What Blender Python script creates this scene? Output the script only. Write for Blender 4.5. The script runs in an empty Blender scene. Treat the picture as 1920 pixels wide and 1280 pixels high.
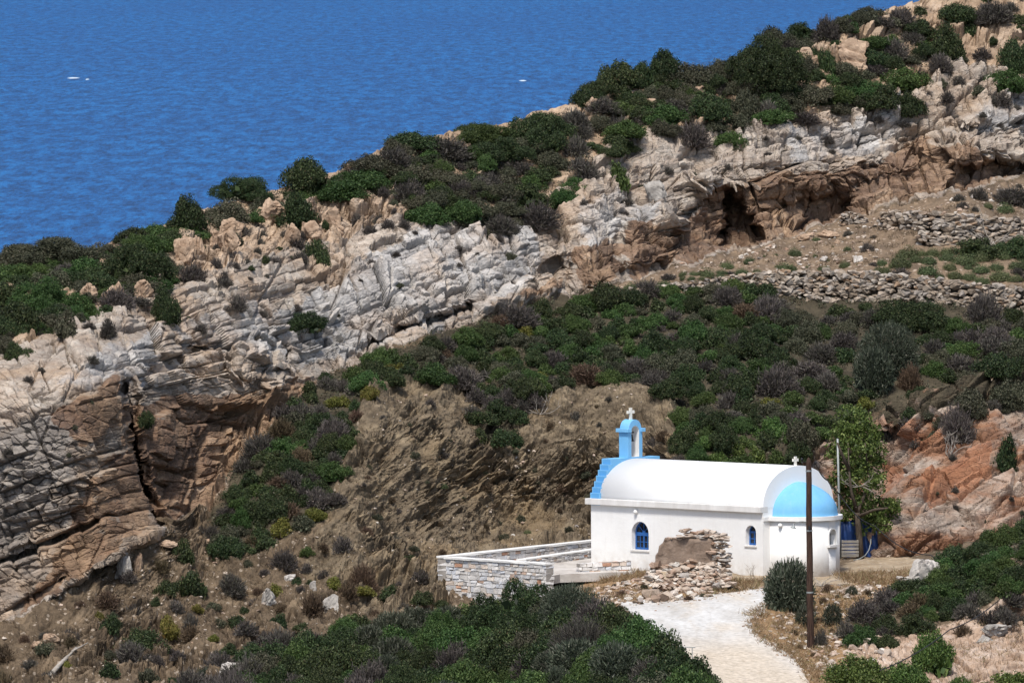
import bpy, bmesh, math, random
import numpy as np
from mathutils import Vector, Matrix
random.seed(7)
RNG = np.random.default_rng(11)
scene = bpy.context.scene
COL = scene.collection
R = math.radians

# ------------------------------------------------------------------ camera
F, YH, W, H = 20000.0, -200.0, 1920.0, 1280.0
CAMZ = 70.0
PITCH = math.atan((H / 2 - YH) / F)
ROLL = R(-0.35)
cam = bpy.data.objects.new('camera', bpy.data.cameras.new('camera'))
COL.objects.link(cam)
CM = Matrix.Rotation(math.pi / 2 - PITCH, 3, 'X') @ Matrix.Rotation(ROLL, 3, 'Z')
cam.matrix_world = Matrix.Translation((0, 0, CAMZ)) @ CM.to_4x4()
cam.data.sensor_width = 36.0
cam.data.lens = F * 36.0 / W
cam.data.clip_start = 1.0
cam.data.clip_end = 200000.0
scene.camera = cam
CMN = np.array(CM)


def at(px, py, Y):
    """survey: the point at horizontal distance Y that the theodolite sees under image angles px, py (arrays allowed)"""
    px, py, Y = np.broadcast_arrays(np.asarray(px, float), np.asarray(py, float), np.asarray(Y, float))
    v = np.stack([(px - W / 2) / F, -(py - H / 2) / F, -np.ones_like(px)], -1) @ CMN.T
    v = v * (Y / v[..., 1])[..., None]
    v[..., 2] += CAMZ
    return v


def pt(px, py, Y):
    return Vector(at(px, py, Y).tolist())


# ------------------------------------------------------------------ numpy noise
def _h(xi, yi, s):
    n = (xi.astype(np.int64) * 374761393 + yi.astype(np.int64) * 668265263 + int(s) * 974634777).astype(np.uint32)
    n = (n ^ (n >> np.uint32(13))) * np.uint32(1274126177)
    n = (n ^ (n >> np.uint32(16))) * np.uint32(2246822519)
    return ((n ^ (n >> np.uint32(15))) & np.uint32(0xFFFFFF)).astype(np.float64) / float(0x1000000)


GC, GS = np.cos(np.arange(64) * math.pi / 32), np.sin(np.arange(64) * math.pi / 32)


def perlin(x, y, s):
    xi, yi = np.floor(x), np.floor(y)
    fx, fy = x - xi, y - yi
    u, v = fx * fx * fx * (fx * (fx * 6 - 15) + 10), fy * fy * fy * (fy * (fy * 6 - 15) + 10)

    def g(i, j):
        a = (_h(xi + i, yi + j, s) * 64).astype(np.int32)
        return GC[a] * (fx - i) + GS[a] * (fy - j)
    a = g(0, 0) * (1 - u) + g(1, 0) * u
    b = g(0, 1) * (1 - u) + g(1, 1) * u
    return (a * (1 - v) + b * v) * 1.5


def fbm(x, y, s, octv=5, gain=0.5, ridged=False):
    o, amp, tot = 0, 1.0, 0.0
    for k in range(octv):
        n = perlin(x * 2 ** k + 17.3 * k, y * 2 ** k - 9.1 * k, s + k)
        if ridged:
            n = 1 - 2 * np.abs(n)
        o = o + n * amp
        tot += amp
        amp *= gain
    return o / tot


def voronoi(x, y, s, jit=0.9):
    xi, yi = np.floor(x), np.floor(y)
    f1 = np.full(x.shape, 9.0)
    f2 = np.full(x.shape, 9.0)
    ids = [np.zeros(x.shape), np.zeros(x.shape)]
    dx1, dy1 = np.zeros(x.shape), np.zeros(x.shape)
    for i in (-1, 0, 1):
        for j in (-1, 0, 1):
            cx = xi + i + 0.5 + (_h(xi + i, yi + j, s) - 0.5) * jit
            cy = yi + j + 0.5 + (_h(xi + i, yi + j, s + 91) - 0.5) * jit
            dx, dy = x - cx, y - cy
            d = np.sqrt(dx * dx + dy * dy)
            near = d < f1
            f2 = np.where(near, f1, np.minimum(f2, d))
            f1 = np.where(near, d, f1)
            ids[0] = np.where(near, xi + i, ids[0])
            ids[1] = np.where(near, yi + j, ids[1])
            dx1 = np.where(near, dx, dx1)
            dy1 = np.where(near, dy, dy1)
    return f1, f2, ids[0], ids[1], dx1, dy1


def blocks(u, s, a, b, seed, crack=0.12, tilt=0.8, step=1.0):
    """broken rock: tilted random faces of size a x b with open joints between them"""
    f1, f2, ci, cj, dx, dy = voronoi(u / a, s / b, seed)
    off = (_h(ci, cj, seed + 5) - 0.5) * 2 * step
    gx = (_h(ci, cj, seed + 6) - 0.5) * 2 * tilt
    gy = (_h(ci, cj, seed + 7) - 0.5) * 2 * tilt
    e = np.clip((f2 - f1) / crack, 0, 1)
    return off + gx * dx + gy * dy, 1 - e


def sstep(a, b, x):
    t = np.clip((x - a) / (b - a), 0, 1)
    return t * t * (3 - 2 * t)


# ------------------------------------------------------------------ mesh helpers
def mesh_from(name, V, Fq, mat=None, smooth=False, parent=None, loc=None):
    """V: (n,3) array; Fq: (m,4) or (m,3) int array, or a list of polygons"""
    me = bpy.data.meshes.new(name)
    V = np.asarray(V, dtype=np.float32)
    if loc is not None:
        V = V - np.asarray(loc, dtype=np.float32)
    if isinstance(Fq, np.ndarray):
        n, k = Fq.shape
        me.vertices.add(len(V))
        me.vertices.foreach_set('co', V.ravel())
        me.loops.add(n * k)
        me.loops.foreach_set('vertex_index', Fq.ravel().astype(np.int32))
        me.polygons.add(n)
        me.polygons.foreach_set('loop_start', (np.arange(n) * k).astype(np.int32))
        me.polygons.foreach_set('use_smooth', np.full(n, smooth))
        me.update(calc_edges=True)
    else:
        me.from_pydata([tuple(v) for v in V.tolist()], [], Fq)
        me.polygons.foreach_set('use_smooth', np.full(len(me.polygons), smooth))
        me.update()
    o = bpy.data.objects.new(name, me)
    COL.objects.link(o)
    if mat is not None:
        me.materials.append(mat)
    if parent is not None:
        o.parent = parent
    if loc is not None:
        o.location = [float(c) for c in loc]
    return o


def from_bm(name, bm, mat=None, smooth=False, parent=None):
    bmesh.ops.recalc_face_normals(bm, faces=bm.faces[:])
    me = bpy.data.meshes.new(name)
    bm.to_mesh(me)
    bm.free()
    me.polygons.foreach_set('use_smooth', np.full(len(me.polygons), smooth))
    if mat is not None:
        me.materials.append(mat)
    o = bpy.data.objects.new(name, me)
    COL.objects.link(o)
    if parent is not None:
        o.parent = parent
    return o


def tag(o, label=None, cat=None, group=None, kind=None):
    if label:
        o['label'] = label
    if cat:
        o['category'] = cat
    if group:
        o['group'] = group
    if kind:
        o['kind'] = kind
    return o


def empty(name, loc, label, cat, group=None, rz=0.0):
    o = bpy.data.objects.new(name, None)
    COL.objects.link(o)
    o.empty_display_size = 0.2
    o.location = loc
    o.rotation_euler = (0, 0, rz)
    return tag(o, label, cat, group)


def bm_box(bm, x0, x1, y0, y1, z0, z1, bev=0.0):
    vs = [bm.verts.new((x, y, z)) for z in (z0, z1) for x, y in ((x0, y0), (x1, y0), (x1, y1), (x0, y1))]
    fs = [bm.faces.new([vs[i] for i in f]) for f in ((0, 3, 2, 1), (4, 5, 6, 7), (0, 1, 5, 4), (1, 2, 6, 5), (2, 3, 7, 6), (3, 0, 4, 7))]
    if bev > 0:
        ed = list({e for f in fs for e in f.edges})
        bmesh.ops.bevel(bm, geom=ed, offset=bev, segments=2, affect='EDGES', profile=0.6)


def bm_extrude_poly(bm, loops, to3, depth_vec):
    """fill outer loop with holes (2D lists), extrude along depth_vec; to3 maps (a,b)->3D"""
    edges, allv = [], []
    for lp in loops:
        vs = [bm.verts.new(to3(a, b)) for a, b in lp]
        allv += vs
        edges += [bm.edges.new((vs[i], vs[(i + 1) % len(vs)])) for i in range(len(vs))]
    r = bmesh.ops.triangle_fill(bm, use_beauty=True, use_dissolve=False, edges=edges)
    fs = [g for g in r['geom'] if isinstance(g, bmesh.types.BMFace)]
    ex = bmesh.ops.extrude_face_region(bm, geom=fs)
    nv = [g for g in ex['geom'] if isinstance(g, bmesh.types.BMVert)]
    bmesh.ops.translate(bm, verts=nv, vec=depth_vec)


def tube(pts, r, n=8, closed_ends=True):
    """vertices and quads of a tube through pts; r may be a list"""
    pts = [Vector(p) for p in pts]
    rs = r if isinstance(r, (list, tuple)) else [r] * len(pts)
    V, Fc = [], []
    for i, p in enumerate(pts):
        d = (pts[min(i + 1, len(pts) - 1)] - pts[max(i - 1, 0)]).normalized()
        a = d.cross(Vector((0.13, 0.31, 1.0) if abs(d.z) < 0.95 else (1, 0.2, 0))).normalized()
        b = d.cross(a)
        for k in range(n):
            t = 2 * math.pi * k / n
            V.append(p + (a * math.cos(t) + b * math.sin(t)) * rs[i])
    for i in range(len(pts) - 1):
        for k in range(n):
            Fc.append((i * n + k, i * n + (k + 1) % n, (i + 1) * n + (k + 1) % n, (i + 1) * n + k))
    if closed_ends:
        Fc.append(tuple(range(n))[::-1])
        Fc.append(tuple((len(pts) - 1) * n + k for k in range(n)))
    return [tuple(v) for v in V], Fc


class Pile:
    """collects polygons for one mesh object"""
    def __init__(self):
        self.V, self.F = [], []

    def add(self, V, Fc):
        o = len(self.V)
        self.V += [tuple(v) for v in V]
        self.F += [tuple(i + o for i in f) for f in Fc]
        return self

    def tube(self, pts, r, n=8):
        return self.add(*tube(pts, r, n))

    def box(self, c, sx, sy, sz, M=None, jit=0.0):
        c = Vector(c)
        V = []
        for z in (-1, 1):
            for x, y in ((-1, -1), (1, -1), (1, 1), (-1, 1)):
                p = Vector((x * sx / 2 + random.uniform(-jit, jit), y * sy / 2 + random.uniform(-jit, jit), z * sz / 2 + random.uniform(-jit, jit)))
                V.append(c + (M @ p if M is not None else p))
        return self.add(V, ((0, 3, 2, 1), (4, 5, 6, 7), (0, 1, 5, 4), (1, 2, 6, 5), (2, 3, 7, 6), (3, 0, 4, 7)))

    def build(self, name, mat, parent=None, smooth=False, loc=None):
        return mesh_from(name, np.array(self.V), self.F, mat, smooth, parent, loc)


# ------------------------------------------------------------------ materials
def new_mat(name):
    m = bpy.data.materials.new(name)
    m.use_nodes = True
    nt = m.node_tree
    nt.nodes.clear()
    out = nt.nodes.new('ShaderNodeOutputMaterial')
    b = nt.nodes.new('ShaderNodeBsdfPrincipled')
    nt.links.new(b.outputs[0], out.inputs[0])
    return m, nt, b


class NT:
    def __init__(self, nt):
        self.nt = nt

    def n(self, t, **kw):
        nd = self.nt.nodes.new(t)
        for k, v in kw.items():
            setattr(nd, k, v)
        return nd

    def link(self, a, b):
        self.nt.links.new(a, b)

    def pos(self, scale=(1, 1, 1), rot=(0, 0, 0)):
        g = self.n('ShaderNodeNewGeometry')
        mp = self.n('ShaderNodeMapping')
        mp.inputs['Scale'].default_value = scale
        mp.inputs['Rotation'].default_value = rot
        self.link(g.outputs['Position'], mp.inputs[0])
        return mp.outputs[0]

    def obj(self, scale=(1, 1, 1)):
        g = self.n('ShaderNodeTexCoord')
        mp = self.n('ShaderNodeMapping')
        mp.inputs['Scale'].default_value = scale
        self.link(g.outputs['Object'], mp.inputs[0])
        return mp.outputs[0]

    def noise(self, vec, scale, detail=5, rough=0.6, dist=0.0):
        t = self.n('ShaderNodeTexNoise')
        t.inputs['Scale'].default_value = scale
        t.inputs['Detail'].default_value = detail
        t.inputs['Roughness'].default_value = rough
        t.inputs['Distortion'].default_value = dist
        if vec is not None:
            self.link(vec, t.inputs['Vector'])
        return t.outputs[0]

    def ramp(self, fac, stops, interp='LINEAR'):
        r = self.n('ShaderNodeValToRGB')
        r.color_ramp.interpolation = interp
        el = r.color_ramp.elements
        while len(el) < len(stops):
            el.new(0.5)
        for e, (p, c) in zip(el, stops):
            e.position = p
            e.color = (*c, 1) if len(c) == 3 else c
        self.link(fac, r.inputs[0])
        return r.outputs[0]

    def mix(self, fac, a, b, blend='MIX'):
        m = self.n('ShaderNodeMix', data_type='RGBA', blend_type=blend)
        for s, v in ((m.inputs['Factor'], fac), (m.inputs[6], a), (m.inputs[7], b)):
            if hasattr(v, 'links'):
                self.link(v, s)
            elif isinstance(v, (int, float)):
                s.default_value = v if s.name == 'Factor' else (v, v, v, 1)
            else:
                s.default_value = (*v, 1)
        return m.outputs[2]

    def math(self, op, a, b=None, clamp=False):
        m = self.n('ShaderNodeMath', operation=op, use_clamp=clamp)
        for s, v in zip(m.inputs, (a, b)):
            if v is None:
                continue
            if hasattr(v, 'links'):
                self.link(v, s)
            else:
                s.default_value = v
        return m.outputs[0]

    def bump(self, height, strength, dist, normal=None):
        b = self.n('ShaderNodeBump')
        b.inputs['Strength'].default_value = strength
        b.inputs['Distance'].default_value = dist
        self.link(height, b.inputs['Height'])
        if normal is not None:
            self.link(normal, b.inputs['Normal'])
        return b.outputs[0]


def simple_mat(name, c0, c1, scale=3.0, rough=0.85, bump=0.15, bscale=None, spec=0.3, detail=5, metal=0.0, stretch=(1, 1, 1)):
    m, nt, b = new_mat(name)
    k = NT(nt)
    p = k.obj(stretch)
    n = k.noise(p, scale, detail)
    k.link(k.ramp(n, [(0.3, c0), (0.7, c1)]), b.inputs['Base Color'])
    b.inputs['Roughness'].default_value = rough
    b.inputs['Specular IOR Level'].default_value = spec
    b.inputs['Metallic'].default_value = metal
    if bump:
        k.link(k.bump(k.noise(p, bscale or scale * 6, 6), bump, 0.05), b.inputs['Normal'])
    return m


def island_mat(name, stops, rough=0.9, spec=0.2, noise_amt=0.35, nscale=4.0, bump=0.4, objvar=0.0, trans=0.0):
    """colour chosen per loose piece (a stone, a leaf), broken up with noise"""
    m, nt, b = new_mat(name)
    k = NT(nt)
    g = k.n('ShaderNodeNewGeometry')
    c = k.ramp(g.outputs['Random Per Island'], stops)
    if objvar:
        oi = k.n('ShaderNodeObjectInfo')
        hs = k.n('ShaderNodeHueSaturation')
        v = k.math('MULTIPLY_ADD', oi.outputs['Random'], objvar)
        v.node.inputs[2].default_value = 1 - objvar / 2
        k.link(v, hs.inputs['Value'])
        oi2 = k.math('FRACT', k.math('MULTIPLY', oi.outputs['Random'], 17.31))
        hv = k.math('MULTIPLY_ADD', oi2, 0.05)
        hv.node.inputs[2].default_value = 0.475
        k.link(hv, hs.inputs['Hue'])
        k.link(c, hs.inputs['Color'])
        c = hs.outputs[0]
    if noise_amt:
        n = k.noise(k.pos(), nscale, 4)
        f = k.ramp(n, [(0.25, (1 - noise_amt,) * 3), (0.75, (1 + noise_amt * 0.6,) * 3)])
        c = k.mix(1.0, c, f, 'MULTIPLY')
    k.link(c, b.inputs['Base Color'])
    b.inputs['Roughness'].default_value = rough
    b.inputs['Specular IOR Level'].default_value = spec
    if bump:
        k.link(k.bump(k.noise(k.pos(), nscale * 4, 5), bump, 0.05), b.inputs['Normal'])
    if trans:
        out = [n for n in nt.nodes if n.type == 'OUTPUT_MATERIAL'][0]
        tr = k.n('ShaderNodeBsdfTranslucent')
        k.link(c, tr.inputs[0])
        ms = k.n('ShaderNodeMixShader')
        ms.inputs[0].default_value = trans
        k.link(b.outputs[0], ms.inputs[1])
        k.link(tr.outputs[0], ms.inputs[2])
        k.link(ms.outputs[0], out.inputs[0])
    return m

# ------------------------------------------------------------------ terrain survey
# (px, py, distance) of ground points on the headland
HILL = """
-260,600,474 0,505,480 100,480,483 300,420,489 520,358,495 740,265,498 960,228,503 1130,168,507 1330,132,512 1500,62,515 1690,8,519 1920,-75,525 2180,-170,532 1800,1006,456.5 1860,992,457 1920,970,458.5 1752,1036,450.5 2180,890,460 1850,1042,438 1920,1012,438.5
-260,800,455 0,645,461 150,600,465 300,560,470 430,440,484 450,520,473 620,420,486 800,340,492 600,500,479 720,450,483 850,410,488 900,300,497 1000,385,491 1100,330,494 1200,315,495 1330,260,500 1450,235,501 1300,190,506 1600,190,505 1600,110,511 1700,200,505 1780,100,514 1920,160,509 1920,50,516 2180,150,513
0,700,453 100,685,452 230,690,455 0,900,446.5 150,900,446.5 0,1180,441 150,1090,443.5 290,990,449
350,720,461.5 480,700,465 350,850,458.5 350,960,456 450,850,461 560,620,471 700,560,475 850,500,480 960,450,484
620,695,469 750,640,472 880,600,475 1000,560,479 1100,545,481.5 1250,500,487 1370,470,491 1480,440,494 1600,400,497 1700,378,499 1920,332,503 2180,280,507
1100,430,487.5 1250,400,491.5 1370,350,496 1480,320,498 1600,300,500.5 1700,280,502 1800,240,504 1920,240,506.5 1600,240,503
1150,535,481 1300,515,482.5 1450,512,482.5 1700,520,482.5 1920,538,482.5 2180,555,482.5
1450,560,481 1700,560,481 1920,575,481 2180,595,481
1450,475,488 1600,470,488 1750,465,487.5 1900,465,487.5 2180,460,488 1700,425,491 1850,450,489.5 1850,398,493.5 1760,392,494 2180,395,495
1100,600,478 1500,610,479 1700,610,478 1900,630,477 2180,650,477
900,660,473.5 1100,690,472.5 1300,760,468 1300,870,458 1500,760,465 1500,860,459 1700,760,466 1900,700,470 2180,700,470
740,730,467.5 880,708,470 1080,722,470.5 1260,785,467
700,800,461 800,870,461.5 1000,880,465 1130,900,465.5 900,800,466.5 1100,1000,462 1100,1020,461 950,1030,460 820,1045,455.5 1180,1010,462
620,900,457 560,780,463 500,900,456 420,1000,453 550,1050,450 620,1130,446 400,1120,446 450,1220,440 300,1080,447 300,1180,442 150,1200,439 0,1230,438 -260,1300,437
0,1300,434 300,1300,434.5 600,1300,431 600,1220,438 750,1140,446 800,1140,446.5 833,1150,446.5 900,1190,440 900,1300,428 750,1210,440
1000,1120,444.5 1000,1068,455 1110,1062,454 1110,1045,459 1200,1075,446.5 1431,1080,443.5 1300,1062,449 1300,1095,441 1300,1030,459 1500,1030,458.5 1577,1066,447 1640,1055,449.5 1700,1062,447.5 1500,1085,441.5
1180,1100,439.5 1100,1110,440.5 1180,1130,434 1300,1135,432 1420,1110,436 1440,1150,430.5 1350,1200,424 1480,1230,421 1400,1290,413 1200,1290,412 1550,1290,413 1200,1200,424 1050,1200,432 1050,1300,418
1519,1218,425.5 1480,1160,430.5 1560,1120,434.5 1620,1105,436 1700,1090,437.5 1650,1170,430 1760,1065,438 2180,930,440
1800,1130,432.5 1920,1140,431 2180,1100,432 1920,1290,419 1750,1210,425 1750,1290,416 2180,1300,420 1850,1190,426.5 1640,1280,416
1600,900,466 1750,850,468 1920,800,471 2180,780,472 1700,1000,459 1920,940,460 2180,850,461
"""
OUTCROP = """
1440,900,464 1490,868,461.5 1540,824,461.5 1600,800,462 1650,772,462 1700,752,462.5 1750,740,463 1800,725,464 1920,690,466.5 2180,610,470
1450,1000,461 1500,1000,460 1540,920,459.5 1600,1040,452.5 1640,1040,451.8 1720,1046,450.5 1620,930,458 1680,930,455 1680,850,459.5 1750,900,457 1750,820,460 1850,880,456.5 1850,800,461
1800,1000,452.5 1920,950,454 1920,850,459 1850,1040,449.5 1920,1020,450 2180,1000,450 2180,850,460 1600,870,461 1540,1040,458.5 1500,1070,458 1600,1075,452.5 1720,1080,452 2180,1090,450
"""


def parse(s):
    return np.array([[float(c) for c in t.split(',')] for t in s.split()])


class TPS:
    def __init__(self, pts, lam=0.02):
        self.x = pts[:, :2] / 300.0
        n = len(pts)
        K = self.k(self.x, self.x) + lam * np.eye(n)
        P = np.c_[np.ones(n), self.x]
        A = np.block([[K, P], [P.T, np.zeros((3, 3))]])
        self.w = np.linalg.solve(A, np.r_[pts[:, 2], 0, 0, 0])

    @staticmethod
    def k(a, b):
        d2 = ((a[:, None, :] - b[None, :, :]) ** 2).sum(-1)
        return 0.5 * d2 * np.log(d2 + 1e-12)

    def __call__(self, px, py):
        sh = px.shape
        q = np.c_[px.ravel(), py.ravel()] / 300.0
        out = np.empty(len(q))
        for i in range(0, len(q), 40000):
            c = q[i:i + 40000]
            out[i:i + 40000] = self.k(c, self.x) @ self.w[:-3] + self.w[-3] + c @ self.w[-2:]
        return out.reshape(sh)


def inside(px, py, poly):
    poly = np.asarray(poly, float)
    r = np.zeros(px.shape, bool)
    xs, ys = poly[:, 0], poly[:, 1]
    j = len(poly) - 1
    for i in range(len(poly)):
        c = (ys[i] > py) != (ys[j] > py)
        xi = (xs[j] - xs[i]) * (py - ys[i]) / ((ys[j] - ys[i]) or 1e-9) + xs[i]
        r ^= c & (px < xi)
        j = i
    return r


def blur(m, n):
    for ax in (0, 1):
        p = np.pad(m, [(n, n) if a == ax else (0, 0) for a in (0, 1)], mode='edge')
        c = np.cumsum(p, axis=ax)
        c = np.concatenate([np.zeros_like(np.take(c, [0], ax)), c], ax)
        L = 2 * n + 1
        m = (np.take(c, range(L, c.shape[ax]), ax) - np.take(c, range(0, c.shape[ax] - L), ax)) / L
    return m


RIDGE_X = [-1600, -260, 0, 100, 190, 300, 400, 520, 640, 740, 830, 960, 1000, 1080, 1130, 1330, 1400, 1500, 1600, 1690, 1800, 1920, 2180, 3500]
RIDGE_Y = [900, 570, 500, 478, 462, 422, 392, 358, 318, 268, 252, 228, 212, 192, 168, 134, 100, 66, 36, 8, -30, -70, -160, -420]
CLIFF = [(-1700, 1200), (-300, 760), (0, 655), (120, 612), (200, 570), (300, 520), (330, 440), (420, 412), (560, 372), (700, 342), (790, 350), (840, 400), (1000, 380), (1080, 330), (1130, 280),
         (1220, 240), (1330, 250), (1450, 232), (1600, 195), (1730, 180), (1760, 120), (1920, 140), (2200, 100), (3500, -50), (3500, 250), (2200, 270), (1920, 332), (1700, 380), (1600, 402),
         (1480, 442), (1370, 474), (1250, 503), (1100, 548), (1000, 568), (880, 606), (750, 648), (630, 694), (560, 750), (480, 830), (430, 900), (390, 955), (300, 992), (210, 1050), (140, 1092), (0, 1182), (-300, 1330), (-1700, 1500)]
RUST = [[(225, 770), (330, 730), (480, 740), (590, 690), (640, 690), (540, 790), (450, 880), (390, 960), (300, 990), (250, 880)],
        [(1085, 545), (1065, 480), (1200, 410), (1262, 430), (1330, 350), (1480, 318), (1650, 305), (1700, 240), (1780, 262), (1925, 300), (2200, 260), (1925, 335), (1700, 380), (1600, 410), (1480, 445), (1370, 475), (1250, 505)],
        [(150, 905), (235, 840), (292, 985), (160, 1080), (20, 1170), (120, 1010)],
        [(80, 780), (228, 700), (235, 800), (150, 840)],
        [(880, 610), (990, 545), (1060, 520), (1040, 570), (960, 585)]]
GREY = [[(560, 560), (700, 470), (840, 405), (1000, 410), (1030, 480), (960, 570), (700, 650), (600, 690), (300, 640), (240, 760), (100, 700), (330, 600)],
        [(1080, 390), (1180, 350), (1230, 400), (1100, 470)], [(1480, 240), (1700, 190), (1720, 240), (1600, 290), (1480, 300)], [(1800, 220), (1925, 180), (2200, 150), (2200, 240), (1925, 260)],
        [(-300, 1000), (0, 820), (120, 760), (150, 860), (60, 950), (150, 960), (0, 1150), (-300, 1300)]]
VALLEY = [(1060, 556), (1150, 540), (1300, 535), (1450, 525), (1560, 562), (1920, 575), (2300, 590), (2300, 690), (1920, 690), (1750, 735), (1640, 775), (1500, 845), (1490, 872), (1280, 872), (1262, 775), (1150, 712), (1080, 718), (1000, 765),
          (940, 850), (890, 840), (895, 765), (915, 712), (860, 706), (740, 728), (690, 750), (650, 850), (620, 900), (630, 960), (590, 985), (520, 1010), (430, 1060), (392, 1040), (388, 1000), (430, 890), (520, 770), (640, 690), (760, 648), (880, 606), (1000, 575)]
BANK = [(690, 740), (740, 715), (890, 695), (1000, 740), (1090, 705), (1270, 760), (1285, 880), (1285, 1000), (1110, 1040), (860, 1060), (833, 1160), (700, 1150), (560, 1080), (600, 990), (630, 930)]
ROAD = [(1160, 1128), (1260, 1124), (1360, 1108), (1425, 1098), (1450, 1112), (1432, 1150), (1405, 1160), (1420, 1190), (1465, 1215), (1500, 1245), (1530, 1300), (1600, 1420), (1200, 1420), (1240, 1300), (1230, 1190)]
YARD = [(1080, 1072), (1200, 1068), (1431, 1078), (1577, 1060), (1640, 1040), (1740, 1050), (1700, 1078), (1600, 1092), (1520, 1100), (1430, 1100), (1330, 1112), (1200, 1128), (1080, 1110)]
TERRACE = [(1080, 540), (1250, 502), (1370, 470), (1480, 440), (1600, 400), (1700, 376), (1920, 334), (2300, 270), (2300, 560), (1920, 540), (1450, 512), (1150, 538)]
BULGES = [([(1285, 345), (1320, 300), (1480, 285), (1660, 275), (1720, 320), (1560, 352), (1440, 366), (1400, 352), (1350, 346)], -0.9),
          ([(1740, 270), (1800, 215), (1925, 205), (2150, 190), (2150, 262), (1925, 288), (1850, 292), (1790, 312)], -1.5),
          ([(1420, 400), (1450, 395), (1500, 410), (1500, 438), (1440, 452), (1425, 440)], -0.8),
          ([(1170, 500), (1180, 400), (1230, 360), (1265, 400), (1255, 490)], -1.4),
          ([(1090, 540), (1085, 470), (1130, 430), (1165, 470), (1160, 515)], -0.8),
          ([(1600, 392), (1620, 340), (1700, 330), (1740, 360), (1690, 382)], -0.9),
          ([(430, 700), (440, 650), (480, 635), (520, 680), (500, 730)], -0.9)]
CAVES = [([(1352, 470), (1350, 420), (1362, 362), (1376, 358), (1392, 372), (1402, 400), (1424, 425), (1424, 455), (1390, 468)], 3.4),
         ([(1262, 470), (1275, 410), (1310, 372), (1365, 352), (1372, 400), (1350, 470), (1300, 492)], 1.5),
         ([(1440, 400), (1500, 372), (1560, 362), (1600, 372), (1590, 398), (1500, 430)], 1.2),
         ([(1500, 384), (1560, 368), (1590, 380), (1580, 402), (1500, 424)], 1.0),
         ([(1800, 318), (1860, 296), (1925, 300), (2100, 275), (2100, 290), (1925, 322), (1850, 346), (1770, 362)], 1.8),
         ([(1772, 232), (1800, 226), (1830, 234), (1822, 246), (1780, 246)], 0.9),
         ([(690, 640), (760, 606), (870, 572), (985, 520), (992, 528), (880, 586), (770, 618), (700, 648)], 1.5),
         ([(300, 668), (360, 650), (400, 658), (360, 672), (310, 684)], 0.5),
         ([(480, 700), (500, 650), (520, 640), (545, 660), (540, 700)], 0.5),
         ([(1040, 560), (1020, 500), (1045, 480), (1065, 500), (1070, 545)], 0.7),
         ([(130, 1092), (30, 1160), (-300, 1340), (-300, 1300), (0, 1150), (120, 1075)], 0.8)]


def column_set(dx):
    return np.r_[np.arange(-1500, -260, 24.0), np.arange(-260, 2180, dx), np.arange(2180, 3400, 24.0)]


def bricks(u, s, ln, th, seed, cw=0.05, tilt=0.5, saw=0.5):
    """bedded, jointed rock: layers of uneven thickness th broken across into blocks about ln long, each standing out by its own amount"""
    t = s / th
    t = t + 0.55 * np.sin(t * 1.7 + seed) + 0.35 * np.sin(t * 0.63 + seed * 2.1)
    i = np.floor(t)
    ft = t - i
    r1 = _h(i, i * 0, seed)
    x = u / (ln * (0.55 + 0.9 * r1)) + r1 * 37.0
    j = np.floor(x)
    fx = x - j
    off = (_h(i, j, seed + 1) - 0.5) * 2
    g1 = (_h(i, j, seed + 2) - 0.5) * 2 * tilt
    g2 = (_h(i, j, seed + 3) - 0.5) * 2 * tilt
    ed = np.minimum(np.minimum(ft, 1 - ft) * th, np.minimum(fx, 1 - fx) * ln)
    # the joint is open for some blocks and shut for others
    op = 0.25 + 0.75 * (_h(i, j, seed + 4) > 0.45)
    crack = (1 - np.clip(ed / cw, 0, 1)) * op
    return off + g1 * (fx - 0.5) + g2 * (ft - 0.5) + saw * (ft - 0.5), crack


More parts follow.
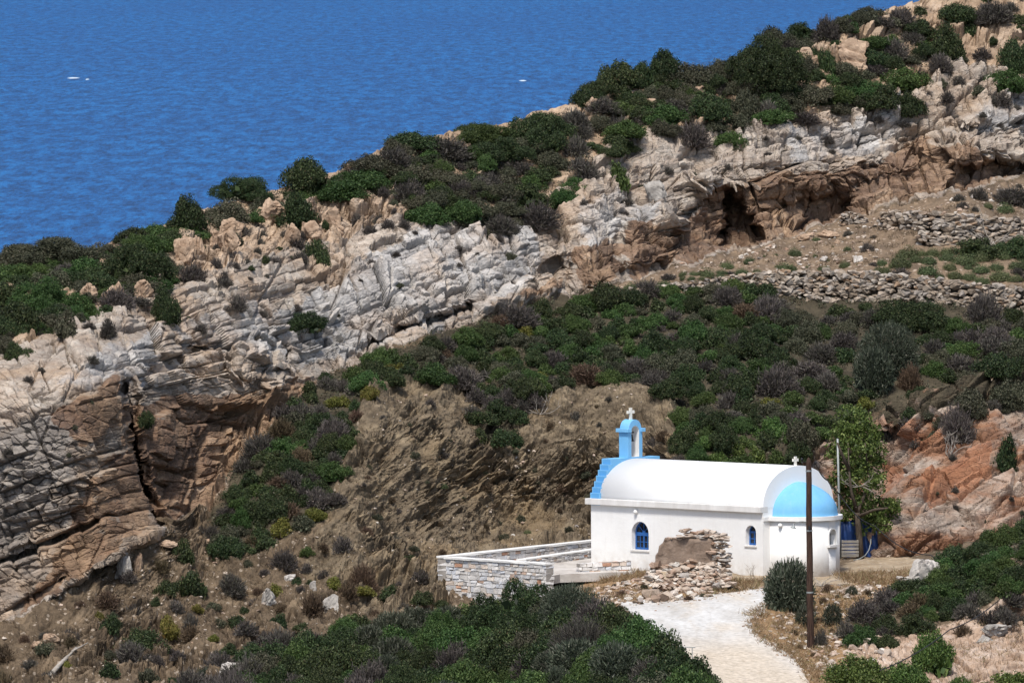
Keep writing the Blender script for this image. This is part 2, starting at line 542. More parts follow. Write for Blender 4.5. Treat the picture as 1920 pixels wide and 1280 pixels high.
def rock_relief(X, Z, ang, seed, k=1.0, a=2.6, b=0.95, with_tint=False, face=1.0, lam=1.0):
    """open-jointed bedded rock; ang may vary over the face. Returns outward relief in metres"""
    n1, n2 = fbm(X * 0.24, Z * 0.24, seed + 40, 2), fbm(X * 0.24 + 40, Z * 0.24, seed + 50, 3)
    X, Z = X + n1 * 0.25, Z + n2 * 0.25
    u = X * np.cos(ang) + Z * np.sin(ang)
    s = -X * np.sin(ang) + Z * np.cos(ang)
    big, cb = blocks(u, s, a * 2.0, b * 3.0, seed + 3, 0.06, 1.2)
    d1, c1 = bricks(u, s, a, b, seed, 0.12, 1.3, 0.5)
    u2, s2 = u + 0.35 * s + 0.10 * n2, s + 0.12 * n1
    d2, c2 = bricks(u2, s2, a * 0.42, b * 0.46, seed + 11, 0.07, 1.4, 0.4)
    v3, c3 = blocks(u2 * 0.9 - s * 0.3, s2 + 0.3 * u2, a * 0.30, b * 0.40, seed + 23, 0.14, 1.8)
    d4, c4 = bricks(u2 - 0.4 * s, s2, a * 0.15, b * 0.15, seed + 31, 0.035, 0.9, 0.5)
    pres = sstep(-0.25, 0.25, fbm(X * 0.15, Z * 0.15, seed + 70, 3))
    pr2 = sstep(-0.2, 0.3, fbm(X * 0.4 + 9, Z * 0.4, seed + 75, 3))
    out = 0.45 * big - 0.35 * cb + 0.44 * d1 - 0.55 * c1 + (0.25 * d2 - 0.32 * c2) * (0.5 + 0.5 * pres) * lam + ((0.20 * v3 - 0.22 * c3) * (0.35 + 0.65 * pr2) * face + (0.04 * d4 - 0.05 * c4) * (1.0 - 0.6 * pr2) * face ** 2 * lam) + (1 - lam) * (0.10 * v3 - 0.07 * c3 + 0.10 * big)
    out += 0.7 * fbm(X * 0.2, Z * 0.2, seed + 80, 4, 0.5)
    out = out * (0.35 + 0.65 * face)
    out += 0.06 * face * fbm(X * 2.6, Z * 2.6, seed + 90, 4, 0.6, True)
    if with_tint:
        return out * k, 0.5 + 0.16 * d1 + 0.16 * d2 + 0.10 * d4
    return out * k


class Ground:
    """a surveyed sheet of terrain with relief; answers where its surface is"""
    def __init__(self, tps, cols, top, nrow, bottom):
        self.cols = cols
        cc = np.clip(cols, -260, 2180)
        v = np.linspace(0, 1, nrow)
        self.PX = np.repeat(cols[None, :], nrow, 0)
        self.PY = top[None, :] + (bottom - top[None, :]) * v[:, None]
        # far flanks keep the depth profile of the last surveyed column
        shift = np.interp(cols, cols, top) - np.interp(cc, cols, top)
        self.SY = self.PY - shift[None, :] * (1 - v[:, None])
        self.Y = tps(np.repeat(cc[None, :], nrow, 0), self.SY)

    def base(self):
        self.P = at(self.PX, self.PY, self.Y)
        du = np.gradient(self.P, axis=1)
        dv = np.gradient(self.P, axis=0)
        n = np.cross(du, -dv)
        n /= np.linalg.norm(n, axis=-1, keepdims=True) + 1e-9
        n[n[..., 1] > 0] *= -1
        self.N = n

    def finish(self, disp):
        self.Q = self.P + self.N * disp[..., None]

    def __call__(self, px, py):
        j = int(np.clip(np.searchsorted(self.cols, px), 1, len(self.cols) - 2))
        i = int(np.clip(np.searchsorted(self.PY[:, j], py), 1, self.PY.shape[0] - 2))
        return Vector(self.Q[i, j].tolist())

    def dist(self, px, py):
        return self(px, py).y


# --- headland
cols = column_set(1.75)
NROW = 840
ridge = np.interp(cols, RIDGE_X, RIDGE_Y) + 5 * perlin(cols / 60.0, cols * 0 + 3.3, 4) + 2.5 * perlin(cols / 17.0, cols * 0 + 8.3, 5)
def steepen(p):
    """the headland above the foot of the cliff rises about as steeply as it is wide"""
    bx = [-260, 0, 150, 290, 400, 620, 750, 880, 1000, 1100, 1250, 1370, 1480, 1600, 1700, 1920, 2180]
    by = [1330, 1180, 1090, 990, 920, 695, 640, 600, 560, 545, 500, 470, 440, 400, 378, 332, 280]
    bd = [437, 441, 443.5, 449, 457, 469, 472, 475, 479, 481.5, 487, 491, 494, 497, 499, 503, 507]
    for q in p:
        d0, y0 = np.interp(q[0], bx, bd), np.interp(q[0], bx, by)
        if q[1] < y0 - 5 and q[2] > d0:
            q[2] = d0 + (q[2] - d0) * 0.62
    return p


hill = Ground(TPS(steepen(parse(HILL))), cols, ridge, NROW, 1400.0)
PX, PY = hill.PX, hill.SY
_warp = {}


def wob(f, a, s):
    f = 20 if f < 20 else 32 if f < 50 else 60
    if f not in _warp:
        _warp[f] = (fbm(PX / f, PY / f, 5 + f, 4), fbm(PX / f + 31, PY / f + 7, 9 + f, 4))
    k = 1 if s % 2 else -1
    return a * _warp[f][0] * k, a * _warp[f][1]




def zone(polys, rough=22.0, amp=14.0, soft=2, seed=1):
    if not isinstance(polys[0], list):
        polys = [polys]
    wx, wy = wob(rough, amp, seed)
    m = np.zeros(PX.shape)
    for p in polys:
        m = np.maximum(m, inside(PX + wx, PY + wy, p).astype(float))
    return blur(m, soft)


zc = zone(CLIFF, 30, 14, 3, 3)
zrust = zone([list(p) for p in RUST], 40, 34, 7, 5) * zc
zgrey = zone([list(p) for p in GREY], 60, 50, 10, 8) * zc
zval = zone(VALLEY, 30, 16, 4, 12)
zbank = zone(BANK, 30, 14, 4, 16)
zroad = zone(ROAD, 14, 5, 2, 21)
zyard = zone(YARD, 30, 6, 4, 25) * (1 - zroad)
zterr = zone(TERRACE, 30, 8, 3, 29) * (1 - zc)
ridge_line = np.interp(np.clip(PX, -260, 2180), RIDGE_X, RIDGE_Y)
ztop = blur(((PY < np.interp(PX, [-300, 0, 250, 430, 800, 1000, 1130, 1330, 1600, 1760, 1920], [760, 655, 600, 470, 400, 385, 300, 260, 200, 150, 150])) & (zc < 0.5)).astype(float), 4)
zgrass = zone([[(1380, 1150), (1520, 1100), (1600, 1090), (1720, 1070), (1680, 1100), (1560, 1170), (1640, 1220), (1580, 1330), (1400, 1330), (1400, 1190)], [(1090, 1072), (1230, 1072), (1230, 1095), (1400, 1088), (1420, 1105), (1100, 1140)]], 30, 16, 4, 33)
zfrock = zone([[(1640, 1220), (1800, 1150), (1940, 1120), (2300, 1060), (2300, 1420), (1640, 1420)], [(1580, 1190), (1660, 1160), (1660, 1220), (1600, 1240)]], 30, 20, 4, 37)
Y_SMOOTH = hill.Y.copy()
wx, wy = wob(30, 8, 41)
for poly, dep in CAVES:
    hill.Y = hill.Y + dep * blur(inside(PX + wx, PY + wy, poly).astype(float), 3)
for poly, dep in BULGES:
    hill.Y = hill.Y + dep * blur(inside(PX + wx, PY + wy, poly).astype(float), 7)
# the left buttress stands proud of the red face beside it, with an open cleft between them
cl_x = np.interp(PY, [660, 700, 800, 900, 985, 1010], [222, 229, 241, 259, 292, 300]) + 3 * perlin(PY / 25, PY * 0, 3)
butt = blur(((PX < cl_x) & (PY > 690 + 0.25 * np.abs(PX - 229) * 0) & (zc > 0.5)).astype(float), 2) * sstep(670, 720, PY)
hill.Y = hill.Y - 1.6 * butt * sstep(-60, 230, PX)
cleft = np.exp(-((PX - cl_x - 8) / 6.5) ** 2) * sstep(700, 760, PY) * (1 - sstep(975, 1005, PY))
hill.Y = hill.Y + 3.0 * cleft
# the slanting fissure low in the buttress
fis = np.exp(-((PY - np.interp(PX, [-300, 0, 120, 200, 290], [1180, 1052, 1005, 968, 955]) - 4 * perlin(PX / 30, PX * 0, 8)) / 4.0) ** 2) * (PX < 290)
hill.Y = hill.Y + 1.2 * fis
hill.base()
X, Z = hill.P[..., 0], hill.P[..., 2]
Yd = hill.P[..., 1]
ZE = Z + 0.14 * (Y_SMOOTH - 470)   # runs up the slope, on steep faces nearly the height
face = np.clip(-hill.N[..., 1] * 1.25, 0, 1) ** 1.5   # how steeply the ground rises
flat = np.maximum(np.maximum(zroad, zyard), 0)
topmix = sstep(0.1, 0.5, zone([(320, 430), (560, 368), (700, 335), (840, 335), (840, 400), (700, 420), (640, 440), (520, 470), (400, 500), (320, 520)], 30, 16, 8, 52)) * zc
smooth_face = zone([[(90, 790), (228, 690), (236, 780), (150, 850)], [(0, 1180), (20, 1060), (200, 975), (285, 965), (290, 990), (140, 1090)]], 30, 10, 6, 48)
steep = zone([(330, 430), (560, 372), (800, 345), (800, 400), (620, 450), (450, 500), (330, 520)], 40, 20, 12, 44)
low_soil = (1 - zc) * (1 - ztop) * (1 - zval) * (PY > 900) * (PX < 900)


redface = zone([[(240, 800), (330, 760), (480, 770), (560, 740), (520, 800), (440, 880), (390, 960), (300, 995)], [(640, 640), (700, 610), (760, 600), (700, 660)], [(430, 700), (440, 650), (490, 630), (540, 690), (500, 730)]], 40, 24, 6, 56)


def on(w, f):
    """evaluate a relief only where its weight w is not nil"""
    i = w > 0.003
    out = np.zeros(w.shape)
    out[i] = f(X[i], ZE[i], Yd[i], i)
    return out


tint = np.full(X.shape, 0.5)


def rock_at(deg, seed, a, b):
    def f(X, Z, Y, i):
        r, t = rock_relief(X, Z, R(deg), seed, 1.0, a, b, True, face[i], 1 - 0.72 * sstep(420, 250, PX[i]) * sstep(660, 740, PY[i]))
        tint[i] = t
        return r
    return f


def f_top(X, Z, Y, i):
    Z = Z + 0.2 * (Y - 480)
    pk, pc = blocks(X * 0.9 + Z * 0.5, Z * 0.9 - X * 0.5, 1.1, 0.9, 160, 0.12, 1.6)
    tb1, tk1 = bricks(X * 0.42 + Z * 0.9, X * 0.9 - Z * 0.42 + 0.5 * fbm(X * 0.5, Z * 0.4, 162, 3), 1.5, 0.62, 163, 0.09, 1.1, 0.6)
    tb2, tk2 = bricks(X * 0.30 + Z * 0.95, X * 0.95 - Z * 0.30 + 0.3 * fbm(X * 0.9, Z * 0.7, 167, 3), 0.6, 0.24, 168, 0.05, 1.0, 0.5)
    tpr = sstep(-0.2, 0.25, fbm(X * 0.25, Z * 0.25, 171, 3))
    tint[i] = 0.5 + 0.25 * tb2
    near_sky = sstep(2, 38, PY[i] - ridge_line[i])
    return near_sky * tpr * (0.42 * pk - 0.3 * pc ** 2 + 0.40 * tb1 - 0.34 * tk1) + (0.15 * tb2 - 0.14 * tk2) * (0.25 + 0.75 * face[i]) + 0.4 * fbm(X * 0.4, Z * 0.45, 165, 5)


def f_bank(X, Z, Y, i):
    gully = fbm(X * 0.5 - Z * 0.42, Z * 0.16 + X * 0.1, 180, 4, 0.55, True)
    u, s = X * 0.85 + Z * 0.53, Z * 0.85 - X * 0.53
    b1, k1 = blocks(u + 0.5 * fbm(X, Z, 188, 3), s + 0.3 * fbm(X, Z, 189, 3), 1.0, 0.22, 190, 0.18, 0.9)
    bp = np.maximum(sstep(-0.12, 0.3, fbm(X * 0.28, Z * 0.28, 198, 3)), 0.2)
    b3, k3 = bricks(u + 0.4 * fbm(X * 0.7, Z * 0.7, 191, 3), s + 0.5 * fbm(X * 0.7, Z * 0.7, 192, 3), 0.9, 0.34, 193, 0.06, 1.0, 0.8)
    b4, k4 = bricks(u * 0.8 - s * 0.5, s * 0.9 + u * 0.4, 0.5, 0.16, 194, 0.04, 1.0, 0.6)
    tint[i] = 0.5 + 0.3 * b4 * bp
    return 0.4 * gully + 1.1 * fbm(X * 0.25, Z * 0.25, 199, 5, 0.55) + (0.32 * b3 - 0.32 * k3 + 0.15 * b4 - 0.16 * k4 + 0.12 * b1 - 0.10 * k1) * bp + 0.18 * fbm(X * 1.6, Z * 1.6, 200, 5, 0.6, True)


disp = 0.28 * fbm(X * 0.6, ZE * 0.6, 210, 5, 0.6) * (1 - zc) * (1 - ztop) * (1 - zbank) * (1 - flat)
wb = np.maximum(zbank * (1 - zc), low_soil * (1 - zbank) * 0.85)
disp += wb * on(wb, f_bank)
wt = np.maximum(ztop * (1 - zc) * 0.7, topmix * 0.8)
disp += wt * on(wt, f_top)
wr = zc * (1 - 0.5 * topmix)
# the beds dip differently along the headland: long slabs, flat beds over the cave, upright fins, a shattered red face
w_red = sstep(0.25, 0.75, redface)
w_fin = sstep(0.25, 0.75, steep) * (1 - w_red)
w_cave = sstep(1090, 1190, PX + 0.4 * (PY - 400)) * (1 - w_fin) * (1 - w_red)
w_slab = (1 - w_cave) * (1 - w_fin) * (1 - w_red)
rel = 0
for w_, dg_, sd_, a_, b_ in ((w_slab, 24, 100, 1.55, 0.95), (w_cave, 12, 500, 1.5, 0.9), (w_fin, 62, 600, 1.3, 0.8), (w_red, 80, 700, 1.2, 0.9)):
    rel = rel + w_ * on(w_ * (wr > 0.003), rock_at(dg_, sd_, a_, b_))
calm = sstep(420, 230, PX) * sstep(690, 780, PY)
disp += wr * (rel * (1 - 0.45 * smooth_face) * (1 - 0.4 * calm) + 0.1)
disp += on(zfrock * (1 - flat), lambda X, Z, Y, i: zfrock[i] * (1 - flat[i]) * rock_relief(X, Z + 0.15 * Y, R(35), 300, 0.8, 1.6, 0.6, False, face[i]))
disp += flat * 0.02 * perlin(X * 2, Yd * 1.2, 220)
hill.finish(disp)

# colour zones as attributes
rsel = sstep(-0.05, 0.35, fbm(X * 0.5, ZE * 0.9, 240, 4, 0.6) + 0.55 * (zrust - 0.5) * 2)
A1 = np.stack([zc, zrust * rsel, np.clip(np.maximum(ztop, topmix), 0, 1), zgrey], -1)
A2 = np.stack([zbank, zroad, np.maximum(zyard, zgrass), zval], -1)
zbrown = zone([[(-1700, 1500), (-300, 860), (40, 800), (120, 730), (235, 700), (330, 735), (480, 745), (560, 720), (540, 790), (440, 880), (390, 960), (300, 995), (140, 1095), (0, 1185), (-300, 1340)]], 60, 60, 12, 58) * zc
A3 = np.stack([zfrock, zterr, zgrass, zbrown], -1)
zcaveb = zone([[(1065, 550), (1080, 480), (1200, 430), (1262, 440), (1330, 370), (1480, 335), (1650, 320), (1720, 280), (1925, 320), (2200, 270), (1925, 340), (1700, 385), (1600, 415), (1480, 450), (1370, 480), (1250, 508)]], 60, 60, 12, 58) * zc
A3[..., 3] = np.maximum(zbrown, 0.5 * zcaveb)
zsand = zone([(1235, 1212), (1330, 1200), (1420, 1196), (1480, 1230), (1580, 1300), (1580, 1420), (1150, 1420)], 30, 30, 14, 62)
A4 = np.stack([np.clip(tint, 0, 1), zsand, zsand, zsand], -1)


def grid_faces(nr, nc, off=0):
    i = np.arange(nr - 1)[:, None] * nc + np.arange(nc - 1)[None, :] + off
    return np.stack([i, i + nc, i + nc + 1, i + 1], -1).reshape(-1, 4)


def add_attr(o, name, arr):
    a = o.data.attributes.new(name, 'FLOAT_COLOR', 'POINT')
    a.data.foreach_set('color', np.ascontiguousarray(arr, dtype=np.float32).ravel())


def sheet(name, g, attrs, back, front, mat, facemask=None):
    """one terrain object, with the land rolling away behind its crest and on towards the viewer below"""
    nr, nc = g.PX.shape
    parts, at_parts = [], [[] for _ in attrs]
    for dy, dz in back[::-1]:
        r = g.Q[0].copy()
        r[:, 1] += dy
        r[:, 2] += dz + 0.12 * dy * 0
        parts.append(r[None])
        for k, a in enumerate(attrs):
            at_parts[k].append(a[:1])
    parts.append(g.Q)
    for k, a in enumerate(attrs):
        at_parts[k].append(a)
    for dy, dz in front:
        r = g.Q[-1].copy()
        r[:, 1] += dy
        r[:, 2] += dz
        parts.append(r[None])
        for k, a in enumerate(attrs):
            at_parts[k].append(a[-1:])
    Q = np.concatenate(parts, 0)
    AT = [np.concatenate(p, 0) for p in at_parts]
    fc = grid_faces(Q.shape[0], nc)
    V = Q.reshape(-1, 3)
    res = []
    sel = np.zeros(Q.shape[:2], bool)
    if facemask is not None:
        sel[len(back):len(back) + nr] = facemask
    fs = sel.ravel()[fc].all(1)
    for nm, f in ((name[0], fc[~fs]), (name[1] if len(name) > 1 else None, fc[fs])):
        if nm is None or not len(f):
            continue
        used = np.unique(f)
        remap = np.full(len(V), -1)
        remap[used] = np.arange(len(used))
        o = mesh_from(nm, V[used], remap[f], mat, nm == 'road')
        for k, a in enumerate(AT):
            add_attr(o, 'zone_%d' % (k + 1), a.reshape(-1, 4)[used])
        tag(o, kind='structure')
        res.append(o)
    return res

# ------------------------------------------------------------------ terrain materials
def terrain_material(name, red=False):
    m, nt, b = new_mat(name)
    k = NT(nt)
    z = []
    for i in (1, 2, 3, 4):
        a = k.n('ShaderNodeAttribute', attribute_name='zone_%d' % i)
        s = k.n('ShaderNodeSeparateColor')
        k.link(a.outputs['Color'], s.inputs[0])
        z.append((s.outputs[0], s.outputs[1], s.outputs[2], a.outputs['Alpha']))
    p = k.pos()
    n_big = k.noise(p, 0.22, 4, 0.6)
    n_mid = k.noise(p, 0.9, 6, 0.65)
    n_fin = k.noise(p, 4.5, 5, 0.7)
    bed = k.noise(k.pos((0.9, 0.9, 2.2), (0, R(24), 0)), 1.0, 7, 0.68, 0.3)
    edge_n = k.math('MULTIPLY', k.math('SUBTRACT', k.noise(p, 1.6, 6, 0.75), 0.5), 1.7)

    def ragged(f):
        r_ = k.n('ShaderNodeMapRange', interpolation_type='SMOOTHSTEP')
        r_.inputs['From Min'].default_value, r_.inputs['From Max'].default_value = 0.36, 0.64
        k.link(k.math('ADD', f, k.math('MULTIPLY', edge_n, k.math('MULTIPLY', k.math('MULTIPLY', f, k.math('SUBTRACT', 1.0, f)), 4.0))), r_.inputs['Value'])
        return r_.outputs[0]
    z = [tuple(ragged(f) for f in t) for t in z[:3]] + [z[3]]
    # small stones and grit lying in the soil
    vor = k.n('ShaderNodeTexVoronoi', feature='F1')
    vor.inputs['Scale'].default_value = 4.2
    k.link(p, vor.inputs['Vector'])
    vs = k.n('ShaderNodeSeparateColor')
    k.link(vor.outputs['Color'], vs.inputs[0])
    grit = k.math('MULTIPLY', k.math('LESS_THAN', vor.outputs['Distance'], 0.33), k.math('GREATER_THAN', vs.outputs[0], 0.72))
    soil = k.ramp(n_mid, [(0.28, (0.062, 0.044, 0.028)), (0.5, (0.120, 0.088, 0.058)), (0.72, (0.215, 0.160, 0.105))])
    soil = k.mix(k.math('MULTIPLY', grit, 0.75), soil, (0.34, 0.28, 0.22))
    bank = k.ramp(bed, [(0.30, (0.069, 0.053, 0.036)), (0.48, (0.138, 0.107, 0.072)), (0.62, (0.221, 0.173, 0.115)), (0.78, (0.331, 0.260, 0.171))])
    bank = k.mix(k.ramp(n_big, [(0.52, (0, 0, 0)), (0.68, (0.6, 0.6, 0.6))]), bank, (0.25, 0.175, 0.095))
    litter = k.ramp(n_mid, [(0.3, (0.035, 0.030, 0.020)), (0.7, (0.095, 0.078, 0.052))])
    road = k.ramp(k.noise(k.pos((1, 0.35, 1)), 0.7, 7, 0.65), [(0.28, (0.38, 0.355, 0.32)), (0.5, (0.535, 0.52, 0.495)), (0.75, (0.65, 0.645, 0.63))])
    sand = k.ramp(k.noise(k.pos((0.35, 0.06, 1)), 1.0, 5, 0.6, 0.4), [(0.52, (0, 0, 0)), (0.66, (0.5, 0.5, 0.5))])
    road = k.mix(k.math('MAXIMUM', sand, k.math('MULTIPLY', z[3][1], 0.8)), road, k.ramp(n_fin, [(0.3, (0.42, 0.335, 0.235)), (0.7, (0.60, 0.51, 0.40))]))
    vc = k.n('ShaderNodeTexVoronoi', feature='DISTANCE_TO_EDGE')
    vc.inputs['Scale'].default_value = 0.42
    k.link(k.pos((1, 0.3, 1)), vc.inputs['Vector'])
    road = k.mix(k.ramp(k.math('ADD', vc.outputs['Distance'], k.math('MULTIPLY', n_fin, 0.05)), [(0.015, (0.22, 0.22, 0.22)), (0.05, (0, 0, 0))]), road, (0.36, 0.31, 0.25))
    road = k.mix(k.math('MULTIPLY', grit, 0.45), road, (0.40, 0.36, 0.31))
    yard = k.ramp(n_mid, [(0.3, (0.26, 0.195, 0.125)), (0.55, (0.37, 0.29, 0.20)), (0.75, (0.46, 0.38, 0.29))])
    yard = k.mix(k.math('MULTIPLY', grit, 0.6), yard, (0.50, 0.45, 0.38))
    dry = k.ramp(n_mid, [(0.3, (0.17, 0.095, 0.045)), (0.55, (0.30, 0.185, 0.09)), (0.75, (0.40, 0.28, 0.16))])
    dry = k.mix(k.math('MULTIPLY', grit, 0.7), dry, (0.48, 0.40, 0.34))
    terr = k.ramp(n_mid, [(0.3, (0.115, 0.085, 0.06)), (0.55, (0.20, 0.145, 0.098)), (0.75, (0.30, 0.215, 0.14))])
    terr = k.mix(k.math('MULTIPLY', grit, 0.8), terr, (0.40, 0.32, 0.25))
    rock = k.ramp(bed, [(0.22, (0.176, 0.139, 0.109)), (0.42, (0.312, 0.256, 0.209)), (0.6, (0.400, 0.349, 0.296)), (0.8, (0.480, 0.449, 0.409))])
    grey = k.ramp(bed, [(0.22, (0.162, 0.153, 0.149)), (0.42, (0.324, 0.308, 0.293)), (0.6, (0.450, 0.427, 0.402)), (0.8, (0.558, 0.537, 0.510))])
    rock = k.mix(z[0][3], rock, grey)
    brn = k.ramp(bed, [(0.25, (0.072, 0.056, 0.045)), (0.45, (0.157, 0.128, 0.102)), (0.62, (0.242, 0.207, 0.173)), (0.8, (0.340, 0.310, 0.276))])
    rock = k.mix(k.math('MULTIPLY', z[2][3], 0.72), rock, brn)
    rust = k.ramp(n_mid, [(0.28, (0.055, 0.026, 0.015)), (0.46, (0.135, 0.070, 0.038)), (0.6, (0.24, 0.145, 0.085)), (0.72, (0.40, 0.30, 0.215))])
    rock = k.mix(k.math('MULTIPLY', z[0][1], 0.75), rock, rust)
    ochre = k.ramp(n_big, [(0.47, (0, 0, 0)), (0.70, (0.7, 0.7, 0.7))])
    rock = k.mix(ochre, rock, k.ramp(n_mid, [(0.3, (0.238, 0.149, 0.086)), (0.7, (0.442, 0.315, 0.205))]))
    lich = k.ramp(k.noise(p, 1.7, 6, 0.75, 0.8), [(0.60, (0, 0, 0)), (0.70, (0.42, 0.42, 0.42))])
    rock = k.mix(lich, rock, (0.105, 0.105, 0.108))
    tan = k.ramp(n_mid, [(0.26, (0.184, 0.121, 0.076)), (0.5, (0.368, 0.265, 0.181)), (0.74, (0.497, 0.395, 0.302))])
    frock = k.ramp(n_mid, [(0.26, (0.20, 0.125, 0.085)), (0.5, (0.40, 0.29, 0.21)), (0.74, (0.55, 0.46, 0.39))])
    c = soil
    c = k.mix(z[2][1], c, terr)
    c = k.mix(z[1][0], c, bank)
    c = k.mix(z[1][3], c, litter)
    c = k.mix(z[0][0], c, rock)
    c = k.mix(k.math('MULTIPLY', z[0][2], 0.85), c, tan)
    c = k.mix(z[1][2], c, yard)
    c = k.mix(k.math('MULTIPLY', z[2][2], 0.85), c, dry)
    c = k.mix(z[2][0], c, frock)
    c = k.mix(z[1][1], c, road)
    if red:
        ob = k.noise(k.pos((0.5, 0.6, 1.9), (0, R(40), 0)), 0.55, 5, 0.6, 0.5)
        base = k.ramp(bed, [(0.22, (0.153, 0.115, 0.089)), (0.45, (0.289, 0.225, 0.178)), (0.7, (0.416, 0.357, 0.306))])
        rd = k.ramp(n_mid, [(0.28, (0.095, 0.041, 0.022)), (0.5, (0.228, 0.109, 0.058)), (0.74, (0.380, 0.217, 0.129))])
        c = k.mix(k.ramp(ob, [(0.38, (0, 0, 0)), (0.58, (0.9, 0.9, 0.9))]), base, rd)
        c = k.mix(lich, c, (0.12, 0.115, 0.115))
        c = k.mix(k.math('MULTIPLY', z[0][1], k.ramp(n_mid, [(0.3, (0.4, 0.4, 0.4)), (0.6, (0.9, 0.9, 0.9))])), c, k.ramp(bed, [(0.3, (0.20, 0.080, 0.042)), (0.7, (0.37, 0.185, 0.105))]))
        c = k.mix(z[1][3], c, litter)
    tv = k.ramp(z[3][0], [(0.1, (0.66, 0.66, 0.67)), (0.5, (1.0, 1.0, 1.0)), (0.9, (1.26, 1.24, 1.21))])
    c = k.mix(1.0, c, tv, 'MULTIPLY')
    v = k.ramp(n_fin, [(0.25, (0.70, 0.70, 0.70)), (0.5, (0.98, 0.98, 0.98)), (0.8, (1.18, 1.18, 1.18))])
    c = k.mix(1.0, c, v, 'MULTIPLY')
    k.link(c, b.inputs['Base Color'])
    b.inputs['Roughness'].default_value = 0.93
    b.inputs['Specular IOR Level'].default_value = 0.15
    # fine joints and grain
    ve = k.n('ShaderNodeTexVoronoi', feature='DISTANCE_TO_EDGE')
    ve.inputs['Scale'].default_value = 1.0
    k.link(k.pos((1.6, 1.6, 4.5), (0, R(24), 0)), ve.inputs['Vector'])
    joint = k.ramp(ve.outputs['Distance'], [(0.0, (0, 0, 0)), (0.07, (1, 1, 1))])
    jmask = k.math('MULTIPLY', joint, z[0][0])
    h = k.math('ADD', k.math('MULTIPLY', n_fin, 0.8), k.math('MULTIPLY', k.noise(p, 14, 4, 0.6), 0.35))
    rough_amt = k.math('SUBTRACT', 1.0, k.math('MULTIPLY', z[1][1], 0.85))
    nb = k.bump(k.math('MULTIPLY', h, rough_amt), 0.8, 0.10)
    nb = k.bump(jmask, 0.5, 0.08, nb)
    k.link(nb, b.inputs['Normal'])
    return m


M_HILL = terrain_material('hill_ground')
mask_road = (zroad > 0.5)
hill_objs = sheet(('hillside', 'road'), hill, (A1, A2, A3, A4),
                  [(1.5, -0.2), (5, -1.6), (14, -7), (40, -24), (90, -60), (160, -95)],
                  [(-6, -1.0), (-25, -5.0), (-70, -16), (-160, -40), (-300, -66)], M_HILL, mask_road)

# --- the reddish outcrop to the right of the chapel
ocols = np.r_[np.arange(1440, 2180, 1.75), np.arange(2180, 3400, 24.0)]
otop = np.interp(ocols, [1440, 1460, 1490, 1520, 1560, 1600, 1650, 1700, 1750, 1800, 1920, 2180, 3400], [960, 900, 866, 842, 818, 800, 772, 752, 738, 724, 690, 605, 400]) + 5 * perlin(ocols / 40.0, ocols * 0, 61) + 3 * perlin(ocols / 13.0, ocols * 0, 62)
outc = Ground(TPS(parse(OUTCROP)), ocols, otop, 270, 1085.0)
PX, PY = outc.PX, outc.PY
outc.Y = outc.Y + 1.4 * blur((inside(PX, PY, [(1590, 830), (1690, 800), (1700, 900), (1640, 1000), (1590, 960)])).astype(float), 8)
_warp.clear()
outc.base()
X2, Z2, Y2 = outc.P[..., 0], outc.P[..., 2], outc.P[..., 1]
oface = np.clip(-outc.N[..., 1] * 1.25, 0, 1) ** 1.5
orel, otint = rock_relief(X2, Z2 + 0.3 * (Y2 - 455), R(40) + 0 * X2, 400, 1.25, 3.4, 0.95, True, oface)
orel += 0.7 * fbm((X2 * math.cos(R(40)) + Z2 * math.sin(R(40))) * 0.15, (-X2 * math.sin(R(40)) + Z2 * math.cos(R(40))) * 0.55, 420, 4)
edge = sstep(0, 40, PX - 1440) * (1 - 0.9 * sstep(1035, 1060, PY))
outc.finish(orel * edge)
zr = zone([[(1770, 890), (1850, 830), (1862, 880), (1800, 930)], [(1690, 800), (1760, 780), (1765, 810), (1700, 830)], [(1720, 900), (1770, 880), (1790, 940), (1740, 960)], [(1640, 870), (1690, 840), (1690, 930), (1650, 950)]], 30, 26, 3, 71)
zv2 = zone([[(1500, 700), (1640, 740), (1760, 720), (2300, 500), (2300, 640), (1920, 720), (1840, 760), (1760, 770), (1690, 800), (1640, 790), (1560, 830)]], 30, 10, 3, 73)
O1 = np.stack([np.ones_like(PX), zr, np.zeros_like(PX), np.zeros_like(PX)], -1)
O2 = np.stack([np.zeros_like(PX)] * 3 + [zv2 * 0.7], -1)
O3 = np.zeros_like(O1)
O4 = np.stack([np.clip(otint, 0, 1)] * 4, -1)
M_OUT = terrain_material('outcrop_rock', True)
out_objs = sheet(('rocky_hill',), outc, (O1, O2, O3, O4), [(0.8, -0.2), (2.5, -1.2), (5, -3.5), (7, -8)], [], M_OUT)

# ------------------------------------------------------------------ sea
m, nt, b = new_mat('sea_water')
k = NT(nt)
# the swell has its own size at every range: short chop near the cliffs, long rollers far out
g = k.n('ShaderNodeNewGeometry')
sx = k.n('ShaderNodeSeparateXYZ')
k.link(g.outputs['Position'], sx.inputs[0])


def sea_noise(fx, fy, det, dist, rg=0.6):
    mp = k.n('ShaderNodeMapping')
    mp.inputs['Scale'].default_value = (fx, fy, 1)
    mp.inputs['Rotation'].default_value = (0, 0, R(3))
    k.link(g.outputs['Position'], mp.inputs[0])
    return k.noise(mp.outputs[0], 1.0, det, rg, dist)


